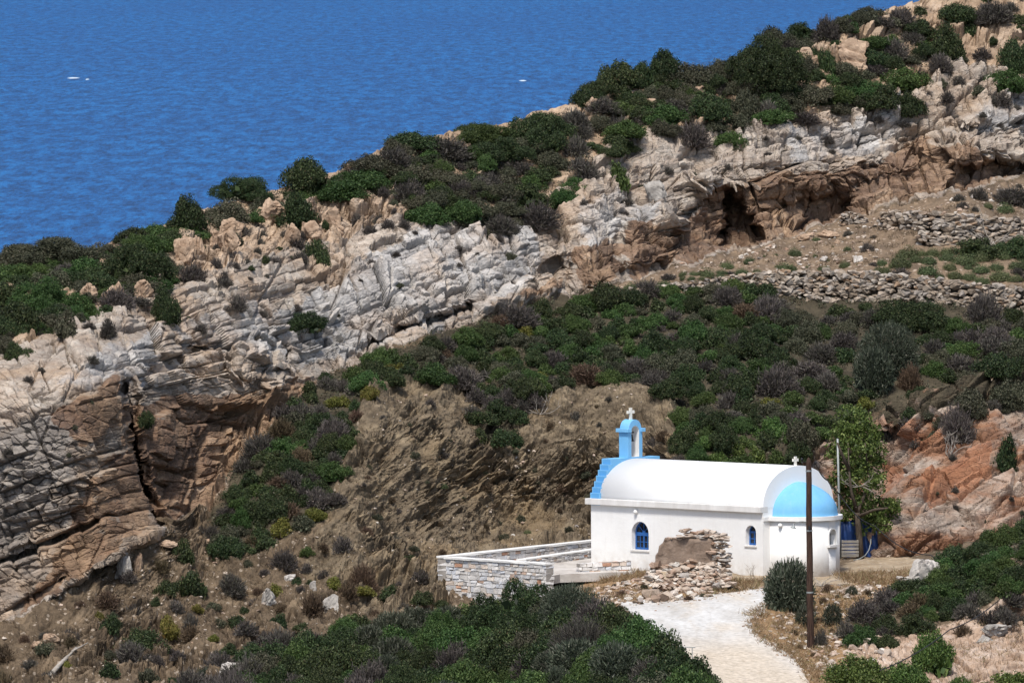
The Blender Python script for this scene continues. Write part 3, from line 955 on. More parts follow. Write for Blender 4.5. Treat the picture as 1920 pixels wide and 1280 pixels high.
w1 = sea_noise(0.20, 0.020, 8, 0.1, 0.84)
w2 = sea_noise(0.75, 0.065, 6, 0.1, 0.82)
w3 = sea_noise(0.05, 0.006, 4, 0.3)
patch = sea_noise(0.006, 0.0012, 4, 0.2)
hgt = k.math('ADD', k.math('MULTIPLY', w1, 1.0), k.math('ADD', k.math('MULTIPLY', w2, 0.45), k.math('MULTIPLY', w3, 1.4)))
c = k.ramp(w1, [(0.40, (0.001, 0.015, 0.068)), (0.5, (0.004, 0.062, 0.221)), (0.56, (0.011, 0.150, 0.423))])
c = k.mix(0.4, c, k.ramp(w2, [(0.42, (0.001, 0.012, 0.059)), (0.57, (0.011, 0.145, 0.414))]))
c = k.mix(k.ramp(patch, [(0.4, (0, 0, 0)), (0.65, (0.2, 0.2, 0.2))]), c, (0.004, 0.04, 0.165))
k.link(c, b.inputs['Base Color'])
b.inputs['Roughness'].default_value = 0.45
b.inputs['Specular IOR Level'].default_value = 0.06
k.link(k.bump(hgt, 0.45, 2.0), b.inputs['Normal'])
M_SEA = m
xs = np.linspace(-1, 1, 60)
ys = np.r_[-600, 0, 300, np.geomspace(560, 90000, 90)]
SX = xs[None, :] * (900 + np.abs(ys)[:, None] * 1.2)
SV = np.stack([SX, np.repeat(ys[:, None], 60, 1), np.zeros_like(SX)], -1).reshape(-1, 3)
tag(mesh_from('sea', SV, grid_faces(len(ys), 60), M_SEA, True), kind='structure')

# ------------------------------------------------------------------ light
SUN_EL, SUN_AZ = R(58), math.atan2(-0.14, -0.60)   # azimuth measured from +Y towards +X, of the sun seen from the scene
sund = Vector((math.cos(SUN_EL) * math.sin(SUN_AZ), math.cos(SUN_EL) * math.cos(SUN_AZ), math.sin(SUN_EL)))
sl = bpy.data.lights.new('sun', 'SUN')
sl.energy = 3.2
sl.angle = R(10)
sl.color = (1.0, 0.955, 0.89)
so = bpy.data.objects.new('sun', sl)
COL.objects.link(so)
so.rotation_euler = (-sund).to_track_quat('-Z', 'Y').to_euler()
so.location = (0, 300, 200)
world = bpy.data.worlds.new('World')
scene.world = world
world.use_nodes = True
wn = world.node_tree
wn.nodes.clear()
sky = wn.nodes.new('ShaderNodeTexSky')
sky.sky_type = 'NISHITA'
sky.sun_disc = False
sky.sun_elevation = SUN_EL
sky.sun_rotation = SUN_AZ
sky.air_density = 1.0
sky.dust_density = 2.0
bg = wn.nodes.new('ShaderNodeBackground')
bg.inputs[1].default_value = 0.115
wo = wn.nodes.new('ShaderNodeOutputWorld')
wn.links.new(sky.outputs[0], bg.inputs[0])
wn.links.new(bg.outputs[0], wo.inputs[0])
vs_ = scene.view_settings
vs_.view_transform = 'Standard'
vs_.look = 'None'
vs_.gamma = 1.0
vs_.exposure = 0.42
scene.cycles.max_bounces = 5
scene.cycles.diffuse_bounces = 3
scene.cycles.glossy_bounces = 2
scene.cycles.transmission_bounces = 3
scene.cycles.use_adaptive_sampling = True
scene.cycles.adaptive_threshold = 0.02


# ------------------------------------------------------------------ built things: materials
def plaster(name, c0, c1, stain, amt, base_z=0.9):
    """hand-brushed limewash: cloudy coats, faint drips under the eaves and splashed grime at the foot"""
    m, nt, b = new_mat(name)
    k = NT(nt)
    o_ = k.obj()
    c = k.ramp(k.noise(o_, 0.8, 7, 0.65), [(0.3, c0), (0.7, c1)])
    drip = k.noise(k.obj((2.6, 2.6, 0.22)), 1.6, 6, 0.7)
    c = k.mix(k.ramp(drip, [(0.52, (0, 0, 0)), (0.74, (amt,) * 3)]), c, stain)
    patch_ = k.noise(k.obj((1, 1, 1.6)), 1.1, 5, 0.7, 0.6)
    c = k.mix(k.ramp(patch_, [(0.56, (0, 0, 0)), (0.64, (amt * 0.7,) * 3)]), c, tuple(v * 0.9 for v in c1))
    sx_ = k.n('ShaderNodeSeparateXYZ')
    k.link(o_, sx_.inputs[0])
    foot = k.math('SUBTRACT', 1.0, k.math('DIVIDE', sx_.outputs[2], base_z), True)
    foot = k.math('MULTIPLY', foot, k.ramp(k.noise(o_, 3.0, 6, 0.75), [(0.35, (0, 0, 0)), (0.7, (1, 1, 1))]))
    c = k.mix(k.math('MULTIPLY', foot, 0.7), c, (0.46, 0.39, 0.31))
    k.link(c, b.inputs['Base Color'])
    b.inputs['Roughness'].default_value = 0.85
    b.inputs['Specular IOR Level'].default_value = 0.2
    nb = k.bump(k.noise(o_, 2.2, 5), 0.25, 0.06)
    nb = k.bump(k.noise(o_, 16, 5), 0.15, 0.03, nb)
    k.link(nb, b.inputs['Normal'])
    return m


M_WHITE = plaster('limewash', (0.72, 0.715, 0.70), (0.80, 0.797, 0.785), (0.62, 0.60, 0.57), 0.32)
M_ROOF = simple_mat('limewash_roof', (0.80, 0.80, 0.79), (0.84, 0.84, 0.83), 0.7, 0.75, 0.08, 12, 0.25)
M_EDGE = simple_mat('limewash_weathered', (0.58, 0.56, 0.535), (0.74, 0.73, 0.71), 2.2, 0.85, 0.2, 16, 0.2, 7, 0.0, (1, 1, 0.25))
M_BLUE = plaster('pale_blue_paint', (0.15, 0.40, 0.67), (0.20, 0.475, 0.735), (0.28, 0.48, 0.67), 0.5, 0.001)
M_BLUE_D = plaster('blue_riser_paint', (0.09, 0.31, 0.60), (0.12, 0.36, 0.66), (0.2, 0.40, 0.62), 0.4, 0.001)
M_WOODBLUE = simple_mat('blue_window_wood', (0.012, 0.075, 0.26), (0.022, 0.115, 0.36), 6, 0.5, 0.1, 30, 0.4)
M_GLASS = simple_mat('dark_window_glass', (0.006, 0.008, 0.014), (0.014, 0.018, 0.03), 3, 0.12, 0.0, None, 0.6)
M_CREAM = simple_mat('cream_cross_stone', (0.72, 0.69, 0.60), (0.78, 0.75, 0.68), 5, 0.7, 0.05)
M_BELL = simple_mat('bronze_bell', (0.012, 0.011, 0.010), (0.04, 0.033, 0.026), 9, 0.45, 0.0, None, 0.5, 5, 0.6)
M_POLE = simple_mat('tarred_pole_wood', (0.016, 0.009, 0.007), (0.085, 0.050, 0.036), 4.5, 0.85, 0.5, 12, 0.2, 7, 0.0, (6, 6, 0.5))
M_STEEL = simple_mat('galvanised_steel', (0.22, 0.24, 0.24), (0.34, 0.36, 0.35), 3, 0.55, 0.05, None, 0.4, 5, 0.3)
M_BLACK = simple_mat('black_cable', (0.012, 0.012, 0.014), (0.028, 0.028, 0.03), 5, 0.6, 0.0)
M_TARP = simple_mat('blue_tarpaulin', (0.008, 0.022, 0.085), (0.018, 0.055, 0.19), 1.6, 0.45, 0.3, 7, 0.4)
M_PALLET = simple_mat('weathered_board', (0.16, 0.145, 0.125), (0.36, 0.335, 0.30), 2.5, 0.9, 0.4, 10, 0.15, 7, 0.0, (0.4, 6, 6))
M_DEAD = simple_mat('dead_wood', (0.21, 0.18, 0.15), (0.42, 0.385, 0.34), 4, 0.9, 0.4, 14, 0.15, 6, 0.0, (1, 1, 5))
M_TRUNK = simple_mat('bark', (0.045, 0.034, 0.026), (0.12, 0.095, 0.072), 5, 0.95, 0.6, 16, 0.1, 6, 0.0, (3, 3, 0.8))
M_MUD = simple_mat('mud_mortar', (0.155, 0.112, 0.085), (0.27, 0.205, 0.16), 2.4, 0.95, 1.0, 5, 0.1, 9)
M_MORTAR = simple_mat('lime_mortar', (0.20, 0.18, 0.16), (0.36, 0.33, 0.30), 4, 0.95, 0.4)
M_COPE = simple_mat('white_coping', (0.66, 0.64, 0.61), (0.78, 0.77, 0.74), 3, 0.85, 0.2)
M_CORE = simple_mat('earth_core', (0.035, 0.028, 0.022), (0.08, 0.065, 0.05), 4, 0.95, 0.4)
M_MASON = island_mat('pale_masonry', [(0.0, (0.58, 0.55, 0.52)), (0.28, (0.72, 0.69, 0.66)), (0.55, (0.55, 0.565, 0.60)), (0.76, (0.68, 0.64, 0.59)), (0.91, (0.62, 0.50, 0.41)), (0.965, (0.48, 0.25, 0.16)), (1.0, (0.58, 0.42, 0.31))], 0.9, 0.2, 0.22, 5.0, 0.5)
M_DRY = island_mat('field_stone', [(0.0, (0.18, 0.14, 0.105)), (0.3, (0.34, 0.28, 0.22)), (0.6, (0.27, 0.24, 0.215)), (0.8, (0.46, 0.40, 0.335)), (1.0, (0.29, 0.19, 0.12))], 0.92, 0.2, 0.4, 5.0, 0.6)
M_RUBBLE = island_mat('rubble_stone', [(0.0, (0.24, 0.165, 0.12)), (0.25, (0.42, 0.335, 0.265)), (0.5, (0.53, 0.46, 0.39)), (0.7, (0.36, 0.235, 0.165)), (0.88, (0.60, 0.56, 0.50)), (1.0, (0.30, 0.26, 0.235))], 0.92, 0.2, 0.3, 4.0, 0.6)
M_BOULD = simple_mat('tan_boulder', (0.20, 0.13, 0.085), (0.50, 0.37, 0.265), 2.2, 0.92, 0.8, 5, 0.15, 8)
M_BOULDG = simple_mat('grey_boulder', (0.16, 0.145, 0.13), (0.47, 0.44, 0.40), 1.3, 0.92, 0.8, 5, 0.15, 8)
M_BOULDW = simple_mat('white_boulder', (0.30, 0.27, 0.245), (0.58, 0.545, 0.50), 1.3, 0.92, 0.7, 5, 0.15, 8)


def arch2d(cx, w, z0, z1, n=14):
    r = w / 2
    p = [(cx - r, z0), (cx + r, z0)]
    zc_ = z1 - r
    return p + [(cx + r * math.cos(t), zc_ + r * math.sin(t)) for t in np.linspace(0, math.pi, n)]


def carve(o, cutters):
    for c in cutters:
        md = o.modifiers.new('cut', 'BOOLEAN')
        md.operation = 'DIFFERENCE'
        md.solver = 'EXACT'
        md.object = c
    bpy.context.view_layer.update()
    dg = bpy.context.evaluated_depsgraph_get()
    me = bpy.data.meshes.new_from_object(o.evaluated_get(dg))
    o.modifiers.clear()
    old = o.data
    o.data = me
    bpy.data.meshes.remove(old)
    for c in cutters:
        d = c.data
        bpy.data.objects.remove(c)
        bpy.data.meshes.remove(d)


# ------------------------------------------------------------------ chapel
TH = R(45)
C0 = pt(1431, 1080, 443.6)
L_, W_ = 10.05, 4.30
chapel = empty('chapel', C0, 'small whitewashed chapel with barrel roof, pale blue apse dome and blue bell gable', 'chapel', None, -TH)
hx = L_
bm = bmesh.new()
bm_box(bm, -hx, 0, 0, W_, -0.7, 2.875)
wall = from_bm('wall', bm, M_WHITE, False, chapel)


def cutter(loop, depth0, depth1):
    b_ = bmesh.new()
    bm_extrude_poly(b_, [loop], lambda a, c: (a, depth0, c), Vector((0, depth1 - depth0, 0)))
    o = from_bm('cutter', b_, M_WHITE)
    o.parent = chapel
    return o


WINS = [(-7.15, 1.0, 0.82, 2.02), (-0.70, 0.60, 1.26, 2.10)]
carve(wall, [cutter(arch2d(x, w, z0, z1), -0.3, 0.30) for x, w, z0, z1 in WINS])
for x, w, z0, z1 in WINS:
    win = Pile()
    yy = 0.22
    fr = bmesh.new()
    iw, ih = w - 0.14, 0.07
    zr_ = z1 - w / 2
    outer = arch2d(x, w + 0.02, z0 - 0.01, z1 + 0.01)
    holes = []
    if w > 0.8:
        nx, zs = 4, [z0 + 0.08, (z0 + zr_) / 2 - 0.02, zr_ - 0.10]
        xs_ = np.linspace(x - iw / 2, x + iw / 2, nx + 1)
        for i in range(nx):
            gx0, gx1 = xs_[i] + (0.012 if i not in (2,) else 0.035), xs_[i + 1] - (0.012 if i not in (1,) else 0.035)
            for j in range(2):
                holes.append([(gx0, zs[j] + 0.015), (gx1, zs[j] + 0.015), (gx1, zs[j + 1] - 0.015), (gx0, zs[j + 1] - 0.015)])
        rr = iw / 2
        for j in range(4):
            t0, t1 = math.pi * j / 4 + 0.05, math.pi * (j + 1) / 4 - 0.05
            holes.append([(x + rr * c * math.cos(t), zr_ + rr * c * math.sin(t) + 0.02) for c, t in ((0.22, t0), (1, t0), (1, (t0 + t1) / 2), (1, t1), (0.22, t1))])
    else:
        zs = [z0 + 0.07, (z0 + zr_) / 2, zr_ - 0.02]
        for s_ in (-1, 1):
            for j in range(2):
                a_, b_ = sorted((x + s_ * 0.03, x + s_ * iw / 2))
                holes.append([(a_, zs[j] + 0.015), (b_, zs[j] + 0.015), (b_, zs[j + 1] - 0.015), (a_, zs[j + 1] - 0.015)])
        rr = iw / 2
        holes.append([(x + rr * math.cos(t), zr_ + 0.03 + rr * math.sin(t)) for t in np.linspace(0.08, math.pi - 0.08, 9)])
    bm_extrude_poly(fr, [outer] + holes, lambda a, c: (a, yy, c), Vector((0, 0.05, 0)))
    wo_ = from_bm('window', fr, M_WOODBLUE, False, chapel)
    wo_['label'] = 'arched blue wooden window with small panes in the south wall' if w > 0.8 else 'small arched blue window near the apse'
    gl = bmesh.new()
    bm_extrude_poly(gl, [arch2d(x, w + 0.01, z0, z1)], lambda a, c: (a, yy + 0.03, c), Vector((0, 0.02, 0)))
    from_bm('pane', gl, M_GLASS, False, wo_)
    sb = bmesh.new()
    bm_box(sb, x - w / 2 - 0.05, x + w / 2 + 0.05, -0.05, 0.21, z0 - 0.07, z0 + 0.004, 0.01)
    from_bm('sill', sb, M_EDGE, False, wo_)
# eaves slabs
for y0, y1 in ((-0.17, 0.30), (W_ - 0.30, W_ + 0.17)):
    bm = bmesh.new()
    bm_box(bm, -hx - 0.20, 0.008, y0, y1, 2.645, 2.90, 0.018)
    from_bm('eaves', bm, M_EDGE, False, chapel)
# barrel vault
RW, RISE, ZB = W_ / 2 - 0.03, 1.66, 2.86


def vault(a):
    return (W_ / 2 - RW * math.cos(a), ZB + RISE * math.sin(a) ** 0.93)


bm = bmesh.new()
prof = [vault(a) for a in np.linspace(0, math.pi, 41)]
bm_extrude_poly(bm, [prof], lambda a, c: (-hx + 0.5, a, c), Vector((hx - 0.5 - 0.30, 0, 0)))
roof = from_bm('roof', bm, M_ROOF, True, chapel)
bm = bmesh.new()
prof = [(W_ / 2 + (y - W_ / 2) * 1.004, ZB + (z - ZB) * 1.004) for y, z in prof]
bm_extrude_poly(bm, [prof], lambda a, c: (-0.30, a, c), Vector((0.304, 0, 0)))
from_bm('gable', bm, M_ROOF, False, chapel)
for o in (roof,):
    o.data.polygons.foreach_set('use_smooth', [abs(p.normal.x) < 0.5 for p in o.data.polygons])
# stepped west parapet
nst, run, rise_, z00 = 7, 0.118, 0.236, 2.90
stp = [(-0.02, 2.62)]
ytop = 0
for i in range(nst):
    y_ = -0.02 + run * i
    stp += [(y_, z00 + rise_ * i), (y_, z00 + rise_ * (i + 1))]
    ytop = y_
half = stp[1:]
full = [(-0.02, 2.62)] + half + [(W_ - y, z) for y, z in half[::-1]] + [(W_ + 0.02, 2.62)]
ded = []
for p_ in full:
    if not ded or (abs(ded[-1][0] - p_[0]) + abs(ded[-1][1] - p_[1])) > 1e-5:
        ded.append(p_)
bm = bmesh.new()
bm_extrude_poly(bm, [ded], lambda a, c: (-hx - 0.02, a, c), Vector((0.58, 0, 0)))
par = from_bm('parapet', bm, M_BLUE, False, chapel)
par['label'] = 'pale blue stepped parapet over the west front'
for i in range(nst):
    for sgn in (0, 1):
        y_ = -0.02 + run * i
        yc = y_ - 0.004 if not sgn else W_ - y_ + 0.004
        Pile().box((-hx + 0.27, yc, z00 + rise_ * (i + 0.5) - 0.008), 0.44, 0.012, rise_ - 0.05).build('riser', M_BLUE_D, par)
# bell gable
ZT = z00 + rise_ * nst
yc = W_ / 2
tw = 0.86
ol = [(yc - tw / 2, ZT - 0.05), (yc + tw / 2, ZT - 0.05), (yc + tw / 2, ZT + 1.20)] + [(yc + 0.37 * math.cos(t), ZT + 1.22 + 0.39 * math.sin(t)) for t in np.linspace(0.02, math.pi - 0.02, 17)] + [(yc - tw / 2, ZT + 1.20)]
op = [(yc - 0.235, ZT + 0.03), (yc + 0.235, ZT + 0.03)] + [(yc + 0.235 * math.cos(t), ZT + 1.11 + 0.235 * math.sin(t)) for t in np.linspace(0, math.pi, 13)]
bm = bmesh.new()
bm_extrude_poly(bm, [ol, op], lambda a, c: (-hx + 0.0, a, c), Vector((0.54, 0, 0)))
tower = from_bm('bell_gable', bm, M_BLUE, False, chapel)
bm = bmesh.new()
for s_ in (-1, 1):
    a_, b_ = sorted((yc + s_ * 0.30, yc + s_ * (tw / 2 + 0.11)))
    bm_box(bm, -hx - 0.09, -hx + 0.63, a_, b_, ZT + 1.08, ZT + 1.235, 0.012)
from_bm('cornice', bm, M_BLUE, False, tower)
bm = bmesh.new()
opi = [(yc + (y - yc) * 0.985, ZT + 0.035 + (z - ZT - 0.03) * 0.995) for y, z in op]
opo = [(yc + (y - yc) * 1.06, ZT + (z - ZT) * 1.012) for y, z in op]
for x0, x1 in ((-hx + 0.0, -hx + 0.54),):
    n_ = len(opi)
    va = [bm.verts.new((x0, y, z)) for y, z in opi]
    vb = [bm.verts.new((x1, y, z)) for y, z in opi]
    for i in range(n_):
        bm.faces.new((va[i], va[(i + 1) % n_], vb[(i + 1) % n_], vb[i]))
from_bm('arch_lining', bm, M_WHITE, False, tower)
# bell with headstock
bl = Pile()
prof_b = [(0.012, 0.30), (0.05, 0.30), (0.085, 0.27), (0.10, 0.20), (0.115, 0.10), (0.15, 0.02), (0.165, 0.0), (0.14, 0.0)]
nb_ = 16
V, Fc = [], []
for r_, z_ in prof_b:
    for q in range(nb_):
        t = 2 * math.pi * q / nb_
        V.append((-hx + 0.27 + r_ * math.cos(t), yc + r_ * math.sin(t) * 0.95, ZT + 0.68 + z_))
for i in range(len(prof_b) - 1):
    for q in range(nb_):
        Fc.append((i * nb_ + q, i * nb_ + (q + 1) % nb_, (i + 1) * nb_ + (q + 1) % nb_, (i + 1) * nb_ + q))
bl.add(V, Fc)
bl.tube([(-hx + 0.27, yc, ZT + 0.97), (-hx + 0.27, yc, ZT + 1.06)], 0.015)
bl.tube([(-hx + 0.27, yc - 0.19, ZT + 1.05), (-hx + 0.27, yc + 0.19, ZT + 1.05)], 0.028)
bl.build('bell', M_BELL, tower)


def cross_bm(x, y, z, h, wd, t, flare=1.25):
    b_ = bmesh.new()
    a_ = t / 2
    zc2 = z + h * 0.64
    k2 = wd / 2
    f = a_ * flare
    lp = [(-f, z), (f, z), (a_, zc2 - a_), (k2, zc2 - f), (k2, zc2 + f), (a_, zc2 + a_), (f, z + h), (-f, z + h), (-a_, zc2 + a_), (-k2, zc2 + f), (-k2, zc2 - f), (-a_, zc2 - a_)]
    bm_extrude_poly(b_, [lp], lambda a, c: (x - t * 0.4, y + a, c), Vector((t * 0.8, 0, 0)))
    return b_


from_bm('cross', cross_bm(-hx + 0.27, yc, ZT + 1.60, 0.50, 0.40, 0.105), M_CREAM, False, tower)
from_bm('cross', cross_bm(-0.16, yc, ZB + RISE - 0.02, 0.40, 0.31, 0.095), M_CREAM, False, chapel)
# apse
AR, AH = 1.72, 2.30
NA = 72
bm = bmesh.new()
lp = [(0.0, yc - AR)] + [(AR * math.cos(t), yc + AR * math.sin(t)) for t in np.linspace(-math.pi / 2, math.pi / 2, NA)] + [(0.0, yc + AR)]
lp = [(-0.2, yc - AR)] + lp[1:-1] + [(-0.2, yc + AR)]
bm_extrude_poly(bm, [lp], lambda a, c: (a, c, -0.7), Vector((0, 0, AH + 0.7)))
apse = from_bm('apse', bm, M_WHITE, False, chapel)
PHI = R(9)
cb = bmesh.new()
lpw = arch2d(0, 0.50, 1.27, 1.92)
du_ = Vector((-math.sin(PHI), math.cos(PHI), 0))
dn_ = Vector((math.cos(PHI), math.sin(PHI), 0))
ctr = Vector((0, yc, 0))
bm_extrude_poly(cb, [lpw], lambda a, c: tuple(ctr + dn_ * (AR - 0.32) + du_ * a + Vector((0, 0, c))), dn_ * 0.6)
cbo = from_bm('cutter', cb, M_WHITE)
cbo.parent = chapel
carve(apse, [cbo])
apse.data.polygons.foreach_set('use_smooth', [abs(p.normal.z) < 0.5 and p.area > 0.05 for p in apse.data.polygons])
bm = bmesh.new()
bm_extrude_poly(bm, [arch2d(0, 0.50, 1.27, 1.92)], lambda a, c: tuple(ctr + dn_ * (AR - 0.30) + du_ * a + Vector((0, 0, c))), dn_ * 0.03)
aw = from_bm('window', bm, M_GLASS, False, apse)
aw['label'] = 'small arched window with projecting sill in the apse'
bm = bmesh.new()
ring_o = arch2d(0, 0.64, 1.27, 1.99)
bm_extrude_poly(bm, [ring_o, arch2d(0, 0.50, 1.265, 1.92)][:1] + [[(a, c) for a, c in arch2d(0, 0.50, 1.275, 1.92)]], lambda a, c: tuple(ctr + dn_ * (AR - 0.06) + du_ * a + Vector((0, 0, c))), dn_ * 0.09)
from_bm('surround', bm, M_WHITE, False, aw)
bm = bmesh.new()
bm_extrude_poly(bm, [[(-0.36, 1.17), (0.36, 1.17), (0.36, 1.265), (-0.36, 1.265)]], lambda a, c: tuple(ctr + dn_ * (AR - 0.12) + du_ * a + Vector((0, 0, c))), dn_ * 0.24)
from_bm('sill', bm, M_EDGE, False, aw)
bm = bmesh.new()
CR = AR + 0.13
lp = [(0.005, yc - 2.13), (0.07, yc - 2.13), (0.07, yc - CR)] + [(CR * math.cos(t), yc + CR * math.sin(t)) for t in np.linspace(-math.pi / 2 + 0.06, math.pi / 2 - 0.06, NA)] + [(0.07, yc + CR), (0.07, yc + 2.13), (0.005, yc + 2.13)]
bm_extrude_poly(bm, [lp], lambda a, c: (a, c, AH + 0.002), Vector((0, 0, 0.17)))
from_bm('cornice', bm, M_WHITE, False, chapel)
V, Fc = [], []
nu, nv = 48, 20
DR, DH = 1.56, 1.27
for j in range(nv + 1):
    ph = math.pi / 2 * j / nv
    for i in range(nu + 1):
        t = -math.pi / 2 + math.pi * i / nu
        rr = DR * math.cos(ph) ** 1.22
        hh = DH * math.sin(ph) ** 1.0
        V.append((0.004 + rr * math.cos(t) * 1.09, yc + rr * math.sin(t), AH + 0.29 + hh))
for i in range(nu + 1):
    t = -math.pi / 2 + math.pi * i / nu
    V.append((0.004 + (DR + 0.02) * 1.09 * math.cos(t), yc + (DR + 0.02) * math.sin(t), AH + 0.16))
nb0 = (nv + 1) * (nu + 1)
for j in range(nv):
    for i in range(nu):
        a_ = j * (nu + 1) + i
        Fc.append((a_, a_ + 1, a_ + nu + 2, a_ + nu + 1))
for i in range(nu):
    Fc.append((nb0 + i, nb0 + i + 1, i + 1, i))
mesh_from('apse_dome', np.array(V), Fc, M_BLUE, True, chapel)
# round bulkhead lamps under the eaves
for loc, nrm in (((-7.35, -0.055, 2.42), (0, -1, 0)), ((AR * math.cos(R(-72)) + 0.02, yc + AR * math.sin(R(-72)) - 0.05, 2.12), (0.3, -0.95, 0))):
    pl_ = Pile()
    n3 = Vector(nrm).normalized()
    p0 = Vector(loc) - n3 * 0.06
    pl_.tube([p0, p0 + n3 * 0.05, p0 + n3 * 0.10, p0 + n3 * 0.15, p0 + n3 * 0.17], [0.09, 0.095, 0.09, 0.06, 0.01], 14)
    pl_.build('wall_lamp', M_WHITE, chapel, True)


def onplane(px, py, z):
    d = at(px, py, 1.0) - np.array([0, 0, CAMZ])
    t = (z - CAMZ) / d[2]
    return Vector((d[0] * t, d[1] * t, z))


# ------------------------------------------------------------------ stones
def hull_rock(seed, n=16, taper=0.0, flat=1.0, det=0):
    rnd = random.Random(seed)
    b_ = bmesh.new()
    for i in range(n):
        v = Vector((rnd.gauss(0, 1), rnd.gauss(0, 1), rnd.gauss(0, 1))).normalized()
        v *= rnd.uniform(0.8, 1.05)
        # squarish quarry stone
        mx = max(abs(v.x), abs(v.y), abs(v.z))
        v = v.lerp(v / mx * 0.78, 0.45)
        if taper and v.z > 0:
            v.x *= 1 - taper * v.z
            v.y *= 1 - taper * v.z
        v.z *= flat
        b_.verts.new(v)
    r = bmesh.ops.convex_hull(b_, input=b_.verts[:])
    bmesh.ops.delete(b_, geom=[g_ for g_ in set(r['geom_interior'] + r['geom_unused']) if isinstance(g_, bmesh.types.BMVert)], context='VERTS')
    if det:
        bmesh.ops.bevel(b_, geom=b_.edges[:], offset=0.02, segments=1, affect='EDGES')
        for q in range(det):
            bmesh.ops.triangulate(b_, faces=b_.faces[:])
            bmesh.ops.subdivide_edges(b_, edges=b_.edges[:], cuts=1, use_grid_fill=True)
        co = np.array([v.co[:] for v in b_.verts])
        q1, q2 = bricks(co[:, 2] + 0.3 * co[:, 0], co[:, 0] * 0.9 + co[:, 1] * 0.6, 1.1, 0.34, seed, 0.07, 0.8, 0.5)
        d = 0.10 * q1 - 0.15 * q2 + 0.10 * fbm(co[:, 0] * 2.6 + seed, co[:, 2] * 2.2 + co[:, 1], seed, 4, 0.6, True)
        b_.normal_update()
        for v, dd in zip(b_.verts, d):
            v.co += v.normal * float(dd)
    V_ = np.array([v.co[:] for v in b_.verts])
    b_.verts.index_update()
    F_ = [tuple(v.index for v in f.verts) for f in b_.faces]
    b_.free()
    return V_, F_


ROCKS = [hull_rock(s, 14) for s in range(14)]


def rot_z(a):
    return np.array([[math.cos(a), -math.sin(a), 0], [math.sin(a), math.cos(a), 0], [0, 0, 1]])


def put_stone(pile, c, sx, sy, sz, a=None, tilt=0.25, M=None):
    V_, F_ = random.choice(ROCKS)
    A = rot_z(random.uniform(0, 6.28) if a is None else a)
    T = np.array(Matrix.Rotation(random.uniform(-tilt, tilt), 3, 'X') @ Matrix.Rotation(random.uniform(-tilt, tilt), 3, 'Y'))
    P_ = (V_ * np.array([sx, sy, sz]) / 1.6) @ T.T @ A.T + np.array(c)
    pile.add(P_.tolist(), F_)


def masonry(name, A, B, z0, z1a, z1b, th, parent, mat, hs=(0.13, 0.26), ws=(0.16, 0.55), core=M_MORTAR, ends=True):
    """coursed stones along A->B (plan points), bottoms at z0, tops going from z1a to z1b; th is the thickness behind"""
    A, B = Vector(A).to_2d(), Vector(B).to_2d()
    d = (B - A)
    Ln = d.length
    d.normalize()
    nrm = Vector((-d.y, d.x))
    if nrm.y < 0:
        nrm = -nrm
    M = Matrix(((d.x, nrm.x, 0), (d.y, nrm.y, 0), (0, 0, 1)))
    P_ = Pile()
    z = z0
    zt = max(z1a, z1b)
    while z < zt - 0.04:
        h = min(random.uniform(*hs), zt - z)
        s = -random.uniform(0, 0.2)
        while s < Ln:
            w = random.uniform(*ws)
            e = min(s + w, Ln)
            s0 = max(s, 0)
            top = z1a + (z1b - z1a) * (s0 + e) / 2 / Ln
            if e - s0 > 0.06 and z + h * 0.6 < top:
                hh = min(h, top - z)
                split = hh > 0.2 and random.random() < 0.35
                for q in range(2 if split else 1):
                    hq = hh / 2 if split else hh
                    c2 = A + d * ((s0 + e) / 2) + nrm * (th / 2 + random.uniform(-0.012, 0.012))
                    P_.box((c2.x, c2.y, z + hq * (q + 0.5) + random.uniform(-0.008, 0.008)), e - s0 - 0.026, th + 0.04 + random.uniform(-0.02, 0.02), hq - 0.024, M, 0.024)
            s += w
        z += h
    o = P_.build(name, mat, parent)
    cb_ = Pile()
    for k_ in range(1):
        ca, cb2 = A + nrm * 0.015 + d * 0.01, B + nrm * 0.015 - d * 0.01
        V_ = []
        for p2, zt_ in ((ca, z1a - 0.02), (cb2, z1b - 0.02)):
            for off in (0, th - 0.03):
                for zz in (z0 - 0.3, zt_):
                    q2 = p2 + nrm * off
                    V_.append((q2.x, q2.y, zz))
        cb_.add(V_, ((0, 1, 3, 2), (4, 6, 7, 5), (0, 4, 5, 1), (2, 3, 7, 6), (1, 5, 7, 3), (0, 2, 6, 4)))
    cb_.build('mortar_core', core, o if parent is not None else None)
    return o


# ------------------------------------------------------------------ terrace in front of the chapel
ZF = C0.z + 0.06
PA, PB, PC = onplane(836, 1044, ZF + 0.57), onplane(1024, 1056, ZF + 0.57), onplane(1150, 1009, ZF + 0.60)
terrace = empty('terrace_wall', (PA.x, PA.y, ZF), 'pale masonry retaining wall with white coping round the paved terrace left of the chapel', 'retaining wall')


def kid(o, parent):
    """parent o to an Empty without moving it"""
    o.parent = parent
    o.matrix_parent_inverse = Matrix.Translation(-Vector(parent.location)) if parent.rotation_euler.z == 0 else parent.matrix_basis.inverted()
    return o


fw = masonry('front_wall', PA, PB, ZF - 2.5, ZF + 0.49, ZF + 0.49, 0.42, None, M_MASON, (0.11, 0.28), (0.16, 0.55))
fwc = [o for o in COL.objects if o.name.startswith('mortar_core')][-1]
bw = masonry('back_wall', PA + Vector((0.0, 0.42, 0)), PC, ZF - 0.25, ZF + 0.49, ZF + 0.52, 0.42, None, M_MASON, (0.14, 0.24), (0.18, 0.5))
bwc = [o for o in COL.objects if o.name.startswith('mortar_core') and o is not fwc][-1]
kid(fw, terrace)
kid(bw, terrace)
for a_, b_ in ((fwc, fw), (bwc, bw)):
    a_.parent = b_
    a_.matrix_parent_inverse = Matrix.Identity(4)


